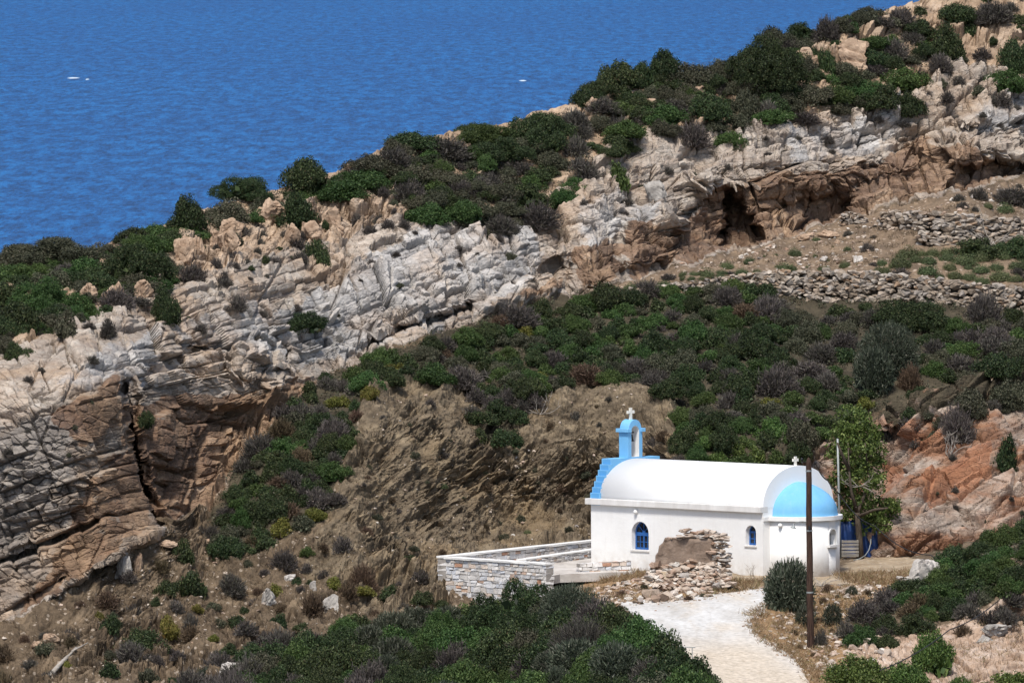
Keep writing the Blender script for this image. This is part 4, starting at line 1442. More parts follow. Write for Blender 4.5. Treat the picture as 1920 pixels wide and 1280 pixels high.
def strip(name, A, B, w0, w1, z0a, z0b, h, mat, parent):
    A2, B2 = Vector(A).to_2d(), Vector(B).to_2d()
    d = (B2 - A2).normalized()
    nrm = Vector((-d.y, d.x))
    if nrm.y < 0:
        nrm = -nrm
    V_ = []
    n_ = 14
    for i in range(n_ + 1):
        t = i / n_
        p2 = A2.lerp(B2, t)
        zz = z0a + (z0b - z0a) * t
        j = [random.uniform(-0.012, 0.012) for _ in range(4)]
        for off, z_, jj in ((w0, zz, j[0]), (w1, zz, j[1]), (w1, zz + h, j[2]), (w0, zz + h, j[3])):
            q2 = p2 + nrm * (off + jj)
            V_.append((q2.x, q2.y, z_ + jj * 0.6))
    Fc_ = []
    for i in range(n_):
        for q in range(4):
            Fc_.append((i * 4 + q, i * 4 + (q + 1) % 4, i * 4 + 4 + (q + 1) % 4, i * 4 + 4 + q))
    Fc_ += [(0, 1, 2, 3), (n_ * 4 + 3, n_ * 4 + 2, n_ * 4 + 1, n_ * 4)]
    o = mesh_from(name, np.array(V_), Fc_, mat)
    return kid(o, parent) if parent is not None else o


strip('coping', PA + Vector((-0.06, 0, 0)), PB, -0.05, 0.47, ZF + 0.50, ZF + 0.50, 0.08, M_COPE, terrace)
strip('coping', PA + Vector((0, 0.40, 0)), PC, -0.05, 0.47, ZF + 0.502, ZF + 0.535, 0.08, M_COPE, terrace)
q0, q1 = onplane(985, 1049, ZF + 0.30), onplane(1150, 1026, ZF + 0.33)
bench = masonry('bench', q0, q1, ZF - 0.25, ZF + 0.26, ZF + 0.30, 0.40, None, M_MASON, (0.12, 0.2), (0.2, 0.5))
bnc = [o for o in COL.objects if o.name.startswith('mortar_core') and o not in (fwc, bwc)][-1]
bnc.parent = bench
kid(bench, terrace)
sl_ = strip('bench_top', q0, q1, -0.03, 0.43, ZF + 0.27, ZF + 0.31, 0.06, M_COPE, terrace)
# paved floor
fl = [PA + Vector((0.1, 0.35, 0)), PB + Vector((0.0, 0.2, 0)), onplane(1050, 1076, ZF), onplane(1190, 1071, ZF), C0 + Vector((-L_ * 0.5, L_ * 0.62, 0)), PC + Vector((0.3, 0.2, 0))]
M_PAVE = simple_mat('terrace_paving', (0.36, 0.32, 0.28), (0.58, 0.55, 0.51), 1.3, 0.9, 0.4, 8, 0.15, 8, 0.0, (1, 0.5, 1))
pv = bmesh.new()
bm_extrude_poly(pv, [[(p.x, p.y) for p in fl]], lambda a, c: (a, c, ZF - 0.35), Vector((0, 0, 0.35)))
tag(from_bm('pavement', pv, M_PAVE), kind='structure')

# low walls
lw = masonry('low_wall', onplane(1086, 1072, ZF), onplane(1184, 1069, ZF), ZF - 0.15, ZF + 0.36, ZF + 0.42, 0.35, None, M_MASON, (0.12, 0.2), (0.2, 0.5))
lwc = [o for o in COL.objects if o.name.startswith('mortar_core')][-1]
tag(lw, 'low pale stone wall at the foot of the chapel wall below its big window', 'low wall', 'low garden walls')
YB = C0.z
lw2 = masonry('low_wall', onplane(1642, 1056, YB), onplane(1732, 1058, YB + 0.05), YB - 0.2, YB + 0.42, YB + 0.30, 0.4, None, M_RUBBLE, (0.09, 0.17), (0.15, 0.45))
tag(lw2, 'low brownish stone wall under the red outcrop right of the blue tarpaulin', 'low wall', 'low garden walls')
cores = [o for o in COL.objects if o.name.startswith('mortar_core') and o.parent is None]
for o, w_ in zip(cores, (lw, lw2)):
    o.parent = w_

# ------------------------------------------------------------------ ruin in front of the chapel
RY = 439.0
k_ = RY / F
RB = pt(1297, 1062, RY)
ruin = empty('ruined_wall', RB, 'crumbling mud and stone wall of a ruin standing on rubble in front of the chapel', 'ruined wall')


def rl(px, py):
    q = pt(px, py, RY) - RB
    return (q.x, q.z)


out2 = [rl(*p) for p in [(1226, 1068), (1228, 1060), (1229, 1052), (1229, 1042), (1234, 1036), (1236, 1024), (1243, 1018), (1247, 1009), (1260, 1008), (1276, 1010), (1290, 1008), (1304, 1010), (1320, 1008), (1342, 1009), (1346, 1062), (1300, 1072)]]
bm = bmesh.new()
bm_extrude_poly(bm, [out2], lambda a, c: (a, 0, c), Vector((0, 0.5, 0)))
bmesh.ops.triangulate(bm, faces=bm.faces[:])
for q in range(3):
    bmesh.ops.subdivide_edges(bm, edges=[e for e in bm.edges if e.calc_length() > 0.14], cuts=1)
    bmesh.ops.triangulate(bm, faces=bm.faces[:])
for v in bm.verts:
    nn = float(fbm(np.array([v.co.x * 2.2]), np.array([v.co.z * 2.2 + v.co.y]), 500, 4)[0])
    v.co.y += nn * 0.16
    v.co.z += nn * 0.02
from_bm('mud_face', bm, M_MUD, True, ruin)
st = Pile()
for i in range(62):  # stones of the right-hand pier
    px, py = random.uniform(1333, 1365), random.uniform(1003, 1062)
    x, z = rl(px, py)
    put_stone(st, (x, random.uniform(-0.10, 0.35), z), random.uniform(0.2, 0.5), random.uniform(0.25, 0.5), random.uniform(0.10, 0.2), random.uniform(-0.5, 0.5), 0.15)
for i in range(30):
    px = random.uniform(1250, 1366)
    x, z = rl(px, 1008 - random.uniform(-2, 4))
    put_stone(st, (x, random.uniform(0.0, 0.45), z), random.uniform(0.25, 0.6), random.uniform(0.25, 0.5), random.uniform(0.07, 0.13), random.uniform(-0.4, 0.4), 0.1)
for px, py, w, h in [(1282, 996, 0.40, 0.16), (1292, 1002, 0.5, 0.15), (1303, 999, 0.45, 0.18), (1316, 998, 0.45, 0.2), (1325, 995, 0.35, 0.22), (1336, 998, 0.38, 0.24), (1342, 1001, 0.35, 0.18), (1288, 993, 0.45, 0.12), (1308, 1004, 0.5, 0.14), (1330, 1003, 0.5, 0.14)]:
    x, z = rl(px, py)
    put_stone(st, (x, 0.2, z), w, 0.4, h, random.uniform(-0.4, 0.4), 0.15)
st.build('stone_courses', M_RUBBLE, ruin)


def in_poly(poly):
    xs_, ys_ = [p[0] for p in poly], [p[1] for p in poly]
    for _ in range(4000):
        x, y = random.uniform(min(xs_), max(xs_)), random.uniform(min(ys_), max(ys_))
        if bool(inside(np.array([x]), np.array([y]), poly)[0]):
            return x, y
    return xs_[0], ys_[0]


def heap_y(px, py):
    t = (py - 1050) / 60.0
    yg = hill.dist(px, 1110)
    return RY * (1 - t) + (yg + 0.15) * t


rb = Pile()
# the heap under the ruin, piled up towards the wall
for i in range(330):
    px, py = in_poly([(1215, 1066), (1240, 1048), (1262, 1056), (1300, 1052), (1345, 1060), (1368, 1072), (1375, 1098), (1320, 1108), (1240, 1106), (1208, 1090)])
    Yb = heap_y(px, py) - random.uniform(-0.05, 0.25)
    s = random.choice((0.16, 0.22, 0.28, 0.36, 0.45)) * random.uniform(0.8, 1.2)
    put_stone(rb, pt(px, py, Yb), s, s * random.uniform(0.6, 1), s * random.uniform(0.3, 0.65), None, 0.35)
for i in range(420):
    px, py = in_poly([(1110, 1102), (1180, 1088), (1215, 1080), (1380, 1092), (1395, 1104), (1330, 1118), (1200, 1132), (1120, 1132)])
    q = hill(px, py)
    s = random.choice((0.1, 0.14, 0.18, 0.26, 0.36)) * random.uniform(0.8, 1.2)
    put_stone(rb, q + Vector((0, 0, s * 0.12)), s, s * random.uniform(0.6, 1), s * random.uniform(0.35, 0.7), None, 0.35)
for px, py, s in [(1220, 1122, 0.75), (1226, 1127, 0.5), (1243, 1126, 0.6), (1262, 1118, 0.5), (1284, 1110, 0.5), (1272, 1122, 0.45), (1250, 1119, 0.5)]:
    put_stone(rb, hill(px, py) + Vector((0, -0.1, s * 0.2)), s, s * 0.8, s * 0.75, None, 0.2)
tag(rb.build('rubble', M_RUBBLE), kind='stuff', label='heap of pale and rusty fallen stones below the ruined wall', cat='rubble')
# earth under the heap, running out into the road verge
mpx, mpy = np.linspace(1196, 1392, 44), np.linspace(1048, 1116, 22)
mound = np.zeros((22, 44, 3))
for i, py in enumerate(mpy):
    for j, px in enumerate(mpx):
        yt = 1052 + 44 * abs((px - 1294) / 98.0) ** 3
        py = yt + (1116 - yt) * (py - 1048) / 68.0
        mound[i, j] = at(px, py, heap_y(px, py) + 0.12)
mound[..., 1] -= 0.15 * fbm(np.arange(44)[None, :] * 0.4 + np.zeros((22, 1)), np.arange(22)[:, None] * 0.4 + np.zeros((1, 44)), 8, 3)
tag(mesh_from('mound', mound.reshape(-1, 3), grid_faces(22, 44), simple_mat('rubble_earth', (0.14, 0.10, 0.07), (0.30, 0.23, 0.165), 2.5, 0.95, 0.6)), kind='structure')

# ------------------------------------------------------------------ dry stone terrace walls
def dry_wall(label, xs_, top, bot, dyt, smin, smax, group, lean=0.12, ystep=0.0):
    base = hill(xs_[len(xs_) // 2], bot[len(bot) // 2])
    root = empty('dry_stone_wall', base, label, 'dry stone wall', group)
    P_, K_ = Pile(), Pile()
    n_ = int((xs_[-1] - xs_[0]) / 3.0)
    px = np.linspace(xs_[0], xs_[-1], n_)
    tp, bt = np.interp(px, xs_, top), np.interp(px, xs_, bot)
    yb = np.array([hill.dist(a, b2) for a, b2 in zip(px, bt)])
    kk = 9
    yb = np.convolve(np.pad(yb, kk, mode='edge'), np.ones(2 * kk + 1) / (2 * kk + 1), 'valid') - dyt
    for i in range(n_):
        sc = yb[i] / F
        hh = (bt[i] - tp[i]) * sc
        z = -0.15
        while z < hh:
            s = random.uniform(smin, smax)
            if random.random() < 1.7 * (3.0 * sc) / s:
                q = pt(px[i], bt[i], yb[i]) + Vector((random.uniform(-0.05, 0.05), lean * max(z, 0) + random.uniform(-0.05, 0.05), z + random.uniform(-0.05, 0.05)))
                put_stone(P_, q - base, s * random.uniform(0.9, 1.5), 0.45, s * random.uniform(0.4, 0.95), random.uniform(-0.2, 0.2), 0.12)
            z += s * 0.42
    V_ = []
    for i in range(n_):
        sc = yb[i] / F
        hh = (bt[i] - tp[i]) * sc
        p0 = pt(px[i], bt[i], yb[i]) - base
        for dy_, z_ in ((0.12, -0.4), (0.12 + lean * hh, hh - 0.12), (0.75 + lean * hh, hh - 0.12), (0.75, -0.4)):
            V_.append(p0 + Vector((0, dy_, z_)))
    Fc_ = []
    for i in range(n_ - 1):
        for q in range(4):
            Fc_.append((i * 4 + q, i * 4 + (q + 1) % 4, i * 4 + 4 + (q + 1) % 4, i * 4 + 4 + q))
    Fc_ += [(0, 1, 2, 3), ((n_ - 1) * 4 + 3, (n_ - 1) * 4 + 2, (n_ - 1) * 4 + 1, (n_ - 1) * 4)]
    K_.add(V_, Fc_)
    P_.build('stone_face', M_DRY, root)
    K_.build('earth_core', M_CORE, root)
    return root


WG = 'dry stone terrace walls'
dry_wall('long grey dry stone wall below the cushion shrubs, right of the dense scrub', [1430, 1540, 1640, 1750, 1850, 1920, 2060], [508, 508, 511, 522, 532, 539, 552], [540, 560, 560, 566, 572, 576, 590], 0.25, 0.20, 0.46, WG)
dry_wall('low broken stone edging on the terrace rim above the dense scrub', [1140, 1240, 1340, 1432], [548, 536, 522, 510], [558, 546, 534, 526], 0.35, 0.15, 0.3, WG)
dry_wall('upper brown dry stone wall below the cliff at right, tallest part', [1722, 1760, 1830, 1920, 2060], [398, 400, 404, 410, 414], [450, 454, 452, 448, 444], 0.35, 0.20, 0.46, WG)
dry_wall('short lower stone wall section left of the tall upper wall', [1652, 1690, 1724], [400, 396, 398], [428, 428, 432], 0.3, 0.2, 0.42, WG)
dry_wall('small stack of stones under the cliff overhang', [1578, 1600, 1622], [404, 398, 404], [420, 418, 414], 0.4, 0.15, 0.3, WG)

# ------------------------------------------------------------------ poles, cables, tarpaulin
PB_ = hill(1519, 1218)
pole = empty('utility_pole', PB_, 'tall dark brown wooden utility pole beside the road in front of the apse', 'utility pole')
sc_ = PB_.y / F
topv = pt(1516, 857, PB_.y) - PB_
pp = Pile()
zs_ = np.linspace(-0.6, topv.z - 0.22, 14)
pp.tube([(topv.x * z / topv.z + 0.008 * math.sin(z * 2.1), 0, z) for z in zs_] + [(topv.x, 0, topv.z - 0.05), (topv.x, 0, topv.z)], [0.145 - 0.035 * i / 13 for i in range(14)] + [0.06, 0.01], 14)
pp.build('shaft', M_POLE, pole, True)
ip = Pile()
tz = topv.z
for sx_, dz_ in ((-1, -0.22), (1, -0.36)):
    ip.tube([(topv.x, -0.02, tz + dz_), (topv.x + sx_ * 0.20, -0.02, tz + dz_ + 0.03), (topv.x + sx_ * 0.27, -0.02, tz + dz_ + 0.10)], 0.014, 6)
    ip.tube([(topv.x + sx_ * 0.27, -0.02, tz + dz_ + 0.08), (topv.x + sx_ * 0.27, -0.02, tz + dz_ + 0.15), (topv.x + sx_ * 0.27, -0.02, tz + dz_ + 0.21)], [0.045, 0.05, 0.025], 10)
ip.build('insulator', M_BLACK, pole, True)
for zf in (0.30, 0.62, 0.93):
    bz = tz * zf
    bx_ = topv.x * zf
    Pile().tube([(bx_, 0, bz - 0.03), (bx_, 0, bz + 0.03)], 0.150 - 0.03 * zf, 14).build('strap', M_STEEL, pole)
pl2 = Pile()
jl = pt(1517.5, 988, PB_.y) - PB_
pl2.tube([(jl.x, -0.16, jl.z - 0.06), (jl.x, -0.16, jl.z + 0.06)], 0.05, 8)
pl2.build('junction_box', M_BLACK, pole)
arm = Pile()
a0 = pt(1514, 979, PB_.y) - PB_
a1 = pt(1500, 977, PB_.y) - PB_
a2 = pt(1491, 980, PB_.y) - PB_
a3 = pt(1489, 984, PB_.y) - PB_
arm.tube([a0, a0.lerp(a1, 0.6) + Vector((0, 0, 0.02)), a1, a2, a3], 0.016, 6)
ar = arm.build('lamp_arm', M_STEEL, pole, True)
sh = Pile()
s0 = pt(1488.5, 983, PB_.y) - PB_
tl = Matrix.Rotation(R(12), 3, 'Y')
sh.tube([s0 + tl @ Vector((0, 0, z_)) for z_ in (0.02, -0.02, -0.06, -0.10, -0.15, -0.155)], [0.02, 0.035, 0.04, 0.08, 0.135, 0.12], 14)
sh.build('lamp_shade', M_STEEL, ar, True)

mp0 = hill(1578, 1052)
mp_top = pt(1570.5, 822, 451.0)
mpb = pt(1576, 1052, 451.0)
metal_pole = Pile().tube([mpb - Vector((0, 0, 0.6)), mpb.lerp(mp_top, 0.5), mp_top], [0.055, 0.05, 0.045], 10).build('metal_pole', M_STEEL, None, True, mpb)
tag(metal_pole, 'thin grey galvanised pole rising behind the apse beside the fig tree', 'metal pole')


def cable(pts, sag, r, label, n=24):
    """a hanging cable with some sag between its supports"""
    allp = []
    for (p, q), s in zip(zip(pts[:-1], pts[1:]), sag):
        for i in range(n + 1):
            t = i / n
            v = p.lerp(q, t)
            v.z -= 4 * s * t * (1 - t)
            if not allp or (allp[-1] - v).length > 1e-4:
                allp.append(v)
    o = Pile().tube(allp, r, 6).build('cable', M_BLACK, None, True, allp[0])
    return tag(o, label, 'cable', 'overhead cables')


tp_ = PB_ + topv
cable([tp_ + Vector((0.27, -0.02, -0.24)), pt(1552, 900, 438), pt(1574, 925, 451)], [0.12, 0.08], 0.03, 'thick black cable from the wooden pole top down past the apse to the metal pole')
cable([pt(1574, 926, 450.95), pt(1640, 985, 447), pt(1745, 1040, 441), pt(1850, 1063, 436), pt(2000, 1066, 426)], [0.25, 0.3, 0.35, 0.3], 0.022, 'thin black cable sagging from the metal pole across the red outcrop to the right')
cable([pt(1650, 1256, 409), pt(1780, 1180, 420), pt(1878, 1120, 431)], [0.15, 0.15], 0.022, 'thin black cable slanting over the rocks in the lower right corner')
cable([tp_ + Vector((-0.27, -0.02, -0.08)), pt(1506, 868, 432), pt(1503, 866, 436)], [0.05, 0.01], 0.018, 'short black lead at the left of the pole top')

# tarpaulin over a store behind the chapel
tb = pt(1606, 1046, 451.6)
tarp_root = Pile()
tx = np.linspace(-0.95, 0.95, 46)
tzv = np.linspace(0, 1.66, 36)
TV = []
for z_ in tzv:
    for x_ in tx:
        fold = 0.09 * math.sin(x_ * 9 + 1.3 * math.sin(z_ * 2) + z_ * 1.1) * (0.4 + (1.7 - z_) * 0.5) + 0.05 * math.sin(x_ * 21 + z_ * 3)
        y_ = 0.45 * max(0, z_ - 1.15) ** 1.4 + fold - 0.1 * abs(x_)
        TV.append((x_ * (1.0 - 0.06 * z_), y_, z_ + 0.06 * math.sin(x_ * 4) - 0.28 * (abs(x_) / 0.95) ** 3 * (z_ / 1.66)))
top_i = len(TV)
for x_ in tx:
    TV.append((x_ * 0.9, 1.6, 1.45 + 0.06 * math.sin(x_ * 4)))
for x_ in tx:
    TV.append((x_ * 0.9, 1.9, 0.0))
tarp = mesh_from('tarpaulin', np.array(TV), grid_faces(38, 46), M_TARP, True, None)
tarp.location = tb
tag(tarp, 'dark blue tarpaulin draped over stored goods between the apse and the red outcrop', 'tarpaulin')
cr = empty('wooden_crate', pt(1594, 1044, 450.6), 'weathered slatted wooden crate in front of the blue tarpaulin', 'crate')
for i in range(5):
    Pile().box((0, 0, 0.08 + i * 0.145), 0.72, 0.05, 0.105, None, 0.008).build('board', M_PALLET, cr)
for x_ in (-0.32, 0.32):
    Pile().box((x_, 0.06, 0.36), 0.07, 0.06, 0.72, None, 0.005).build('post', M_PALLET, cr)
hose = Pile().tube([pt(*p) for p in [(1600, 1050, 449.8), (1612, 1047, 449.8), (1622, 1041, 450.2), (1629, 1031, 450.5), (1632, 1020, 450.8), (1633, 1010, 450.9)]], 0.022, 6).build('hose', M_STEEL, None, True, pt(1600, 1050, 449.8))
tag(hose, 'pale grey hose curving up beside the blue tarpaulin', 'hose')

# little rail by the road
g0 = hill(1276, 1232)
rail = empty('railing', g0, 'small grey metal railing at the road edge behind the big dark bushes', 'railing')
for x_ in (0.0, 0.45):
    Pile().tube([(x_, 0, -0.2), (x_, 0, 0.42)], 0.018, 6).build('post', M_STEEL, rail)
Pile().tube([(-0.12, 0, 0.42), (0.58, 0, 0.40)], 0.02, 6).build('rail', M_STEEL, rail)

# dead wood
def branchy(name, base, n, length, r, spread, label, cat, group=None, seed=1, up=0.6):
    rnd = random.Random(seed)
    P_ = Pile()
    for i in range(n):
        a = rnd.uniform(0, 6.28)
        d = Vector((math.cos(a) * spread, math.sin(a) * spread * 0.6, up + rnd.uniform(-0.2, 0.5))).normalized()
        p = Vector((rnd.uniform(-0.1, 0.1) * length, 0, 0))
        pts = [p]
        ln = length * rnd.uniform(0.6, 1.1)
        for s in range(5):
            d = (d + Vector((rnd.gauss(0, 0.25), rnd.gauss(0, 0.2), rnd.gauss(0, 0.2)))).normalized()
            p = p + d * ln / 5
            pts.append(p)
            if s in (2, 3):
                dd = (d + Vector((rnd.gauss(0, 0.7), rnd.gauss(0, 0.4), rnd.gauss(0, 0.5)))).normalized()
                P_.tube([p, p + dd * ln * 0.2, p + dd * ln * 0.35 + Vector((0, 0, 0.05))], [r * 0.5, r * 0.35, r * 0.15], 5)
        P_.tube(pts, [r, r * 0.85, r * 0.7, r * 0.5, r * 0.35, r * 0.15], 5)
    o = P_.build(name, M_DEAD, None, True)
    o.location = base
    return tag(o, label, cat, group)


branchy('dead_shrub', hill(1860, 462), 16, 1.9, 0.03, 1.0, 'pale leafless dead shrub sprawling in front of the upper dry stone wall', 'dead shrub', 'dead leafless shrubs', 4, 0.5)
branchy('dead_shrub', outc(1780, 838), 9, 1.3, 0.028, 0.7, 'bare grey branches of a dead shrub on top of the red outcrop', 'dead shrub', 'dead leafless shrubs', 5, 0.9)
branchy('dead_shrub', pt(1612, 912, 450.5), 7, 0.9, 0.02, 1.2, 'bare pale twigs in front of the fig tree crown', 'dead shrub', 'dead leafless shrubs', 6, 0.2)
branchy('dead_shrub', hill(1540, 1098), 9, 0.9, 0.022, 1.2, 'pale dry branches on the ground right of the utility pole', 'dead shrub', 'dead leafless shrubs', 7, 0.3)
branchy('dead_shrub', hill(930, 712), 8, 1.3, 0.022, 1.1, 'pale roots and twigs hanging at the top rim of the eroded bank', 'dead shrub', 'dead leafless shrubs', 8, -0.1)
branchy('dead_shrub', hill(1010, 790), 8, 1.2, 0.022, 1.0, 'bare twigs at the right rim of the eroded hollow', 'dead shrub', 'dead leafless shrubs', 9, 0.3)
branchy('dried_stalk', hill(1411, 1079), 6, 0.68, 0.012, 0.35, 'thin dry stalk plant against the chapel wall under the small window', 'dry plant', None, 10, 1.2)
lg0, lg1 = hill(92, 1279) + Vector((0, 0, 0.1)), hill(142, 1242) + Vector((0, 0, 0.25))
lg = Pile().tube([lg0, lg0.lerp(lg1, 0.3) + Vector((0, 0, 0.03)), lg0.lerp(lg1, 0.7), lg1], [0.11, 0.10, 0.08, 0.05], 9)
mid = lg0.lerp(lg1, 0.6)
lg.tube([mid, mid + Vector((0.35, 0.3, 0.35)), mid + Vector((0.9, 0.6, 0.62))], [0.06, 0.045, 0.02], 7)
tag(lg.build('fallen_log', M_DEAD, None, True, lg0), 'pale bleached fallen log on the slope in the lower left corner', 'log')

# ------------------------------------------------------------------ boulders
BIG = [hull_rock(100 + i, 12, 0.40, 1.0, 3) for i in range(7)]
BIGF = [hull_rock(200 + i, 12, 0.0, 0.6, 3) for i in range(5)]


def boulder(px, py, w, h, mat, label, tall=True, group='loose boulders', sheet_=None, sink=0.3, rz=None):
    g_ = (sheet_ or hill)(px, py + h / 2)
    sc = g_.y / F
    V_, F_ = random.choice(BIG if tall else BIGF)
    a = random.uniform(0, 6.28) if rz is None else rz
    Q = (V_ @ rot_z(a).T)
    ex = Q.max(0) - Q.min(0)
    Q = (Q - (Q.max(0) + Q.min(0)) / 2) / ex * np.array([w * sc, w * sc * 0.8, h * sc * (1 + sink)])
    Q[:, 2] += h * sc * (1 - sink) / 2
    o = mesh_from('boulder', Q, F_, mat, False)
    o.location = g_
    return tag(o, label, 'boulder', group)


TB = 'tan pointed boulders on the left crest'
for px, py, w, h, lab in [
        (430, 432, 44, 40, 'broad tan boulder with a pointed top beside a green bush on the left crest'),
        (447, 428, 26, 34, 'narrow tan fin of rock standing against a broader boulder on the crest'),
        (408, 440, 40, 34, 'rounded tan boulder, lowest of the pointed group on the crest'),
        (425, 462, 46, 34, 'squat tan boulder with a grey shrub at its foot'),
        (345, 462, 40, 44, 'leaning tan slab at the left end of the boulder row'),
        (372, 452, 32, 40, 'pointed tan boulder between the leaning slab and the rounded one'),
        (515, 392, 56, 44, 'large slanted tan slab between two dark bushes on the crest'),
        (548, 438, 32, 40, 'pyramid shaped tan rock below a dark bush'),
        (583, 432, 40, 36, 'low tan rock left of the isolated round bush'),
        (624, 400, 44, 50, 'tall blunt tan boulder on the crest beside green shrubs'),
        (268, 540, 40, 36, 'tan pointed rock under the spreading dark green bush at far left'),
        (216, 545, 50, 50, 'ribbed tan rock face below the dark green bush at far left'),
        (162, 548, 40, 28, 'pale tan rock between green shrubs at far left')]:
    boulder(px, py, w, h, M_BOULD, lab, True, TB)
for px, py, w, h, mat, lab, tall in [
        (658, 315, 26, 20, M_BOULD, 'small pale tan rock on the skyline next to the sea', True),
        (1510, 100, 54, 48, M_BOULD, 'large tan rock with a split face on the upper hill, left of a dark shrub', True),
        (1562, 98, 30, 44, M_BOULD, 'upright tan rock right of the split one on the upper hill', True),
        (1600, 100, 60, 60, M_BOULD, 'broad fissured tan outcrop stone on the upper hill', True),
        (1680, 44, 34, 24, M_BOULD, 'small tan rock below the topmost scrub', True),
        (1310, 168, 36, 24, M_BOULD, 'tan rock beside a small dark bush, above the round grey bush', True),
        (1112, 200, 40, 20, M_BOULD, 'flat pale rock among green scrub on the skyline slope', False),
        (952, 305, 16, 20, M_BOULD, 'little pointed pale rock amid scrub at mid slope', True),
        (1215, 190, 40, 18, M_BOULD, 'flat tan rock on the crest right of the tall dark scrub', False),
        (1020, 400, 46, 40, M_BOULDG, 'grey upright rock at the edge of the scrub mass on the cliff top', True),
        (1235, 345, 44, 40, M_BOULDG, 'smooth rounded pale boulder perched above the cave', False),
        (505, 1135, 30, 30, M_BOULDG, 'grey boulder with a white top on the lower left slope', True),
        (543, 1088, 22, 12, M_BOULDW, 'small white stone block above a yellow bush', False),
        (584, 1108, 14, 18, M_BOULDG, 'thin upright greenish slate on the lower slope', True),
        (619, 1128, 32, 34, M_BOULDG, 'dark grey boulder among rusty shrubs on the lower slope', True),
        (378, 1274, 60, 26, M_BOULDW, 'white boulder at the bottom edge, left one under the scrub', False),
        (436, 1270, 52, 26, M_BOULDW, 'white boulder at the bottom edge, right one under the scrub', False),
        (228, 1060, 34, 54, M_BOULDG, 'tall pale blocky stone at the foot of the left cliff', True),
        (252, 1056, 20, 34, M_BOULD, 'ochre stone leaning on the pale blocky one', True),
        (66, 1212, 30, 14, M_BOULD, 'tan oblong stone, left one in the row at the lower left', False),
        (96, 1196, 34, 14, M_BOULD, 'tan oblong stone, right one in the row at the lower left', False),
        (374, 1022, 34, 12, M_BOULD, 'flat rusty slab under the cliff beside dark scrub', False),
        (290, 1028, 50, 12, M_BOULD, 'long thin rusty slab under the cleft of the cliff', False),
        (1735, 1072, 72, 48, M_BOULDW, 'large smooth pale slab at the edge of the green scrub right of the yard', False),
        (1700, 1083, 40, 14, M_BOULDW, 'flat pale stone left of the large pale slab', False),
        (1550, 437, 46, 14, M_BOULD, 'brown flat rock on the bare terrace below the cliff', False),
        (1512, 446, 40, 12, M_BOULD, 'brown slanted slab on the terrace beside a round green cushion', False),
        (1568, 452, 14, 9, M_BOULD, 'small brown stone on the terrace', False),
        (1670, 514, 22, 14, M_BOULDG, 'pale stone on top of the long dry stone wall', True),
        (1608, 482, 20, 12, M_BOULDW, 'whitish stone on the terrace near cushion shrubs', False),
        (1544, 484, 16, 10, M_BOULDW, 'small whitish stone on the terrace left of the others', False),
        (1868, 1172, 60, 22, M_BOULDG, 'pale ledge stone at the top of the bottom right rocks', False),
        (1845, 1188, 36, 18, M_BOULDG, 'grey stone at the left of the bottom right ledge', False)]:
    boulder(px, py, w, h, mat, lab, tall)

# loose stones lying about
sc1 = Pile()
for poly, n, s0, s1, sh_ in [
        ([(300, 1020), (620, 1000), (830, 1050), (830, 1160), (600, 1280), (0, 1280), (0, 1200)], 220, 0.06, 0.22, hill),
        ([(700, 740), (1270, 740), (1110, 1040), (840, 1060), (640, 1000)], 260, 0.06, 0.2, hill),
        ([(1250, 505), (1480, 445), (1650, 395), (1920, 340), (1920, 390), (1650, 440), (1640, 500), (1300, 520)], 380, 0.07, 0.3, hill),
        ([(1430, 1160), (1520, 1100), (1680, 1085), (1640, 1130), (1560, 1180), (1560, 1280), (1500, 1240)], 420, 0.06, 0.28, hill),
        ([(1555, 1118), (1590, 1098), (1628, 1092), (1640, 1105), (1600, 1122)], 90, 0.15, 0.42, hill),
        ([(1500, 1200), (1640, 1180), (1680, 1240), (1560, 1280)], 140, 0.1, 0.4, hill)]:
    for i in range(n):
        px, py = in_poly(poly)
        s = s0 + (s1 - s0) * random.random() ** 2.5
        q = sh_(px, py)
        put_stone(sc1, q + Vector((0, 0, s * 0.15)), s, s * random.uniform(0.6, 1), s * random.uniform(0.4, 0.8), None, 0.3)
for line, n in (([(1425, 1098), (1450, 1112), (1432, 1150), (1405, 1160), (1420, 1190), (1465, 1215), (1500, 1245), (1530, 1290)], 330), ([(1160, 1130), (1260, 1126), (1360, 1110), (1425, 1098)], 200)):
    for i in range(n):
        j = random.randrange(len(line) - 1)
        t = random.random()
        px = line[j][0] + (line[j + 1][0] - line[j][0]) * t + random.gauss(0, 9)
        py = line[j][1] + (line[j + 1][1] - line[j][1]) * t + random.gauss(0, 5)
        s = 0.04 + 0.14 * random.random() ** 3
        put_stone(sc1, hill(px, py) + Vector((0, 0, s * 0.1)), s, s * random.uniform(0.6, 1), s * random.uniform(0.4, 0.8), None, 0.3)
tag(sc1.build('scattered_stones', M_RUBBLE), kind='stuff', label='small loose stones scattered over the bare slopes and road verge', cat='stones')

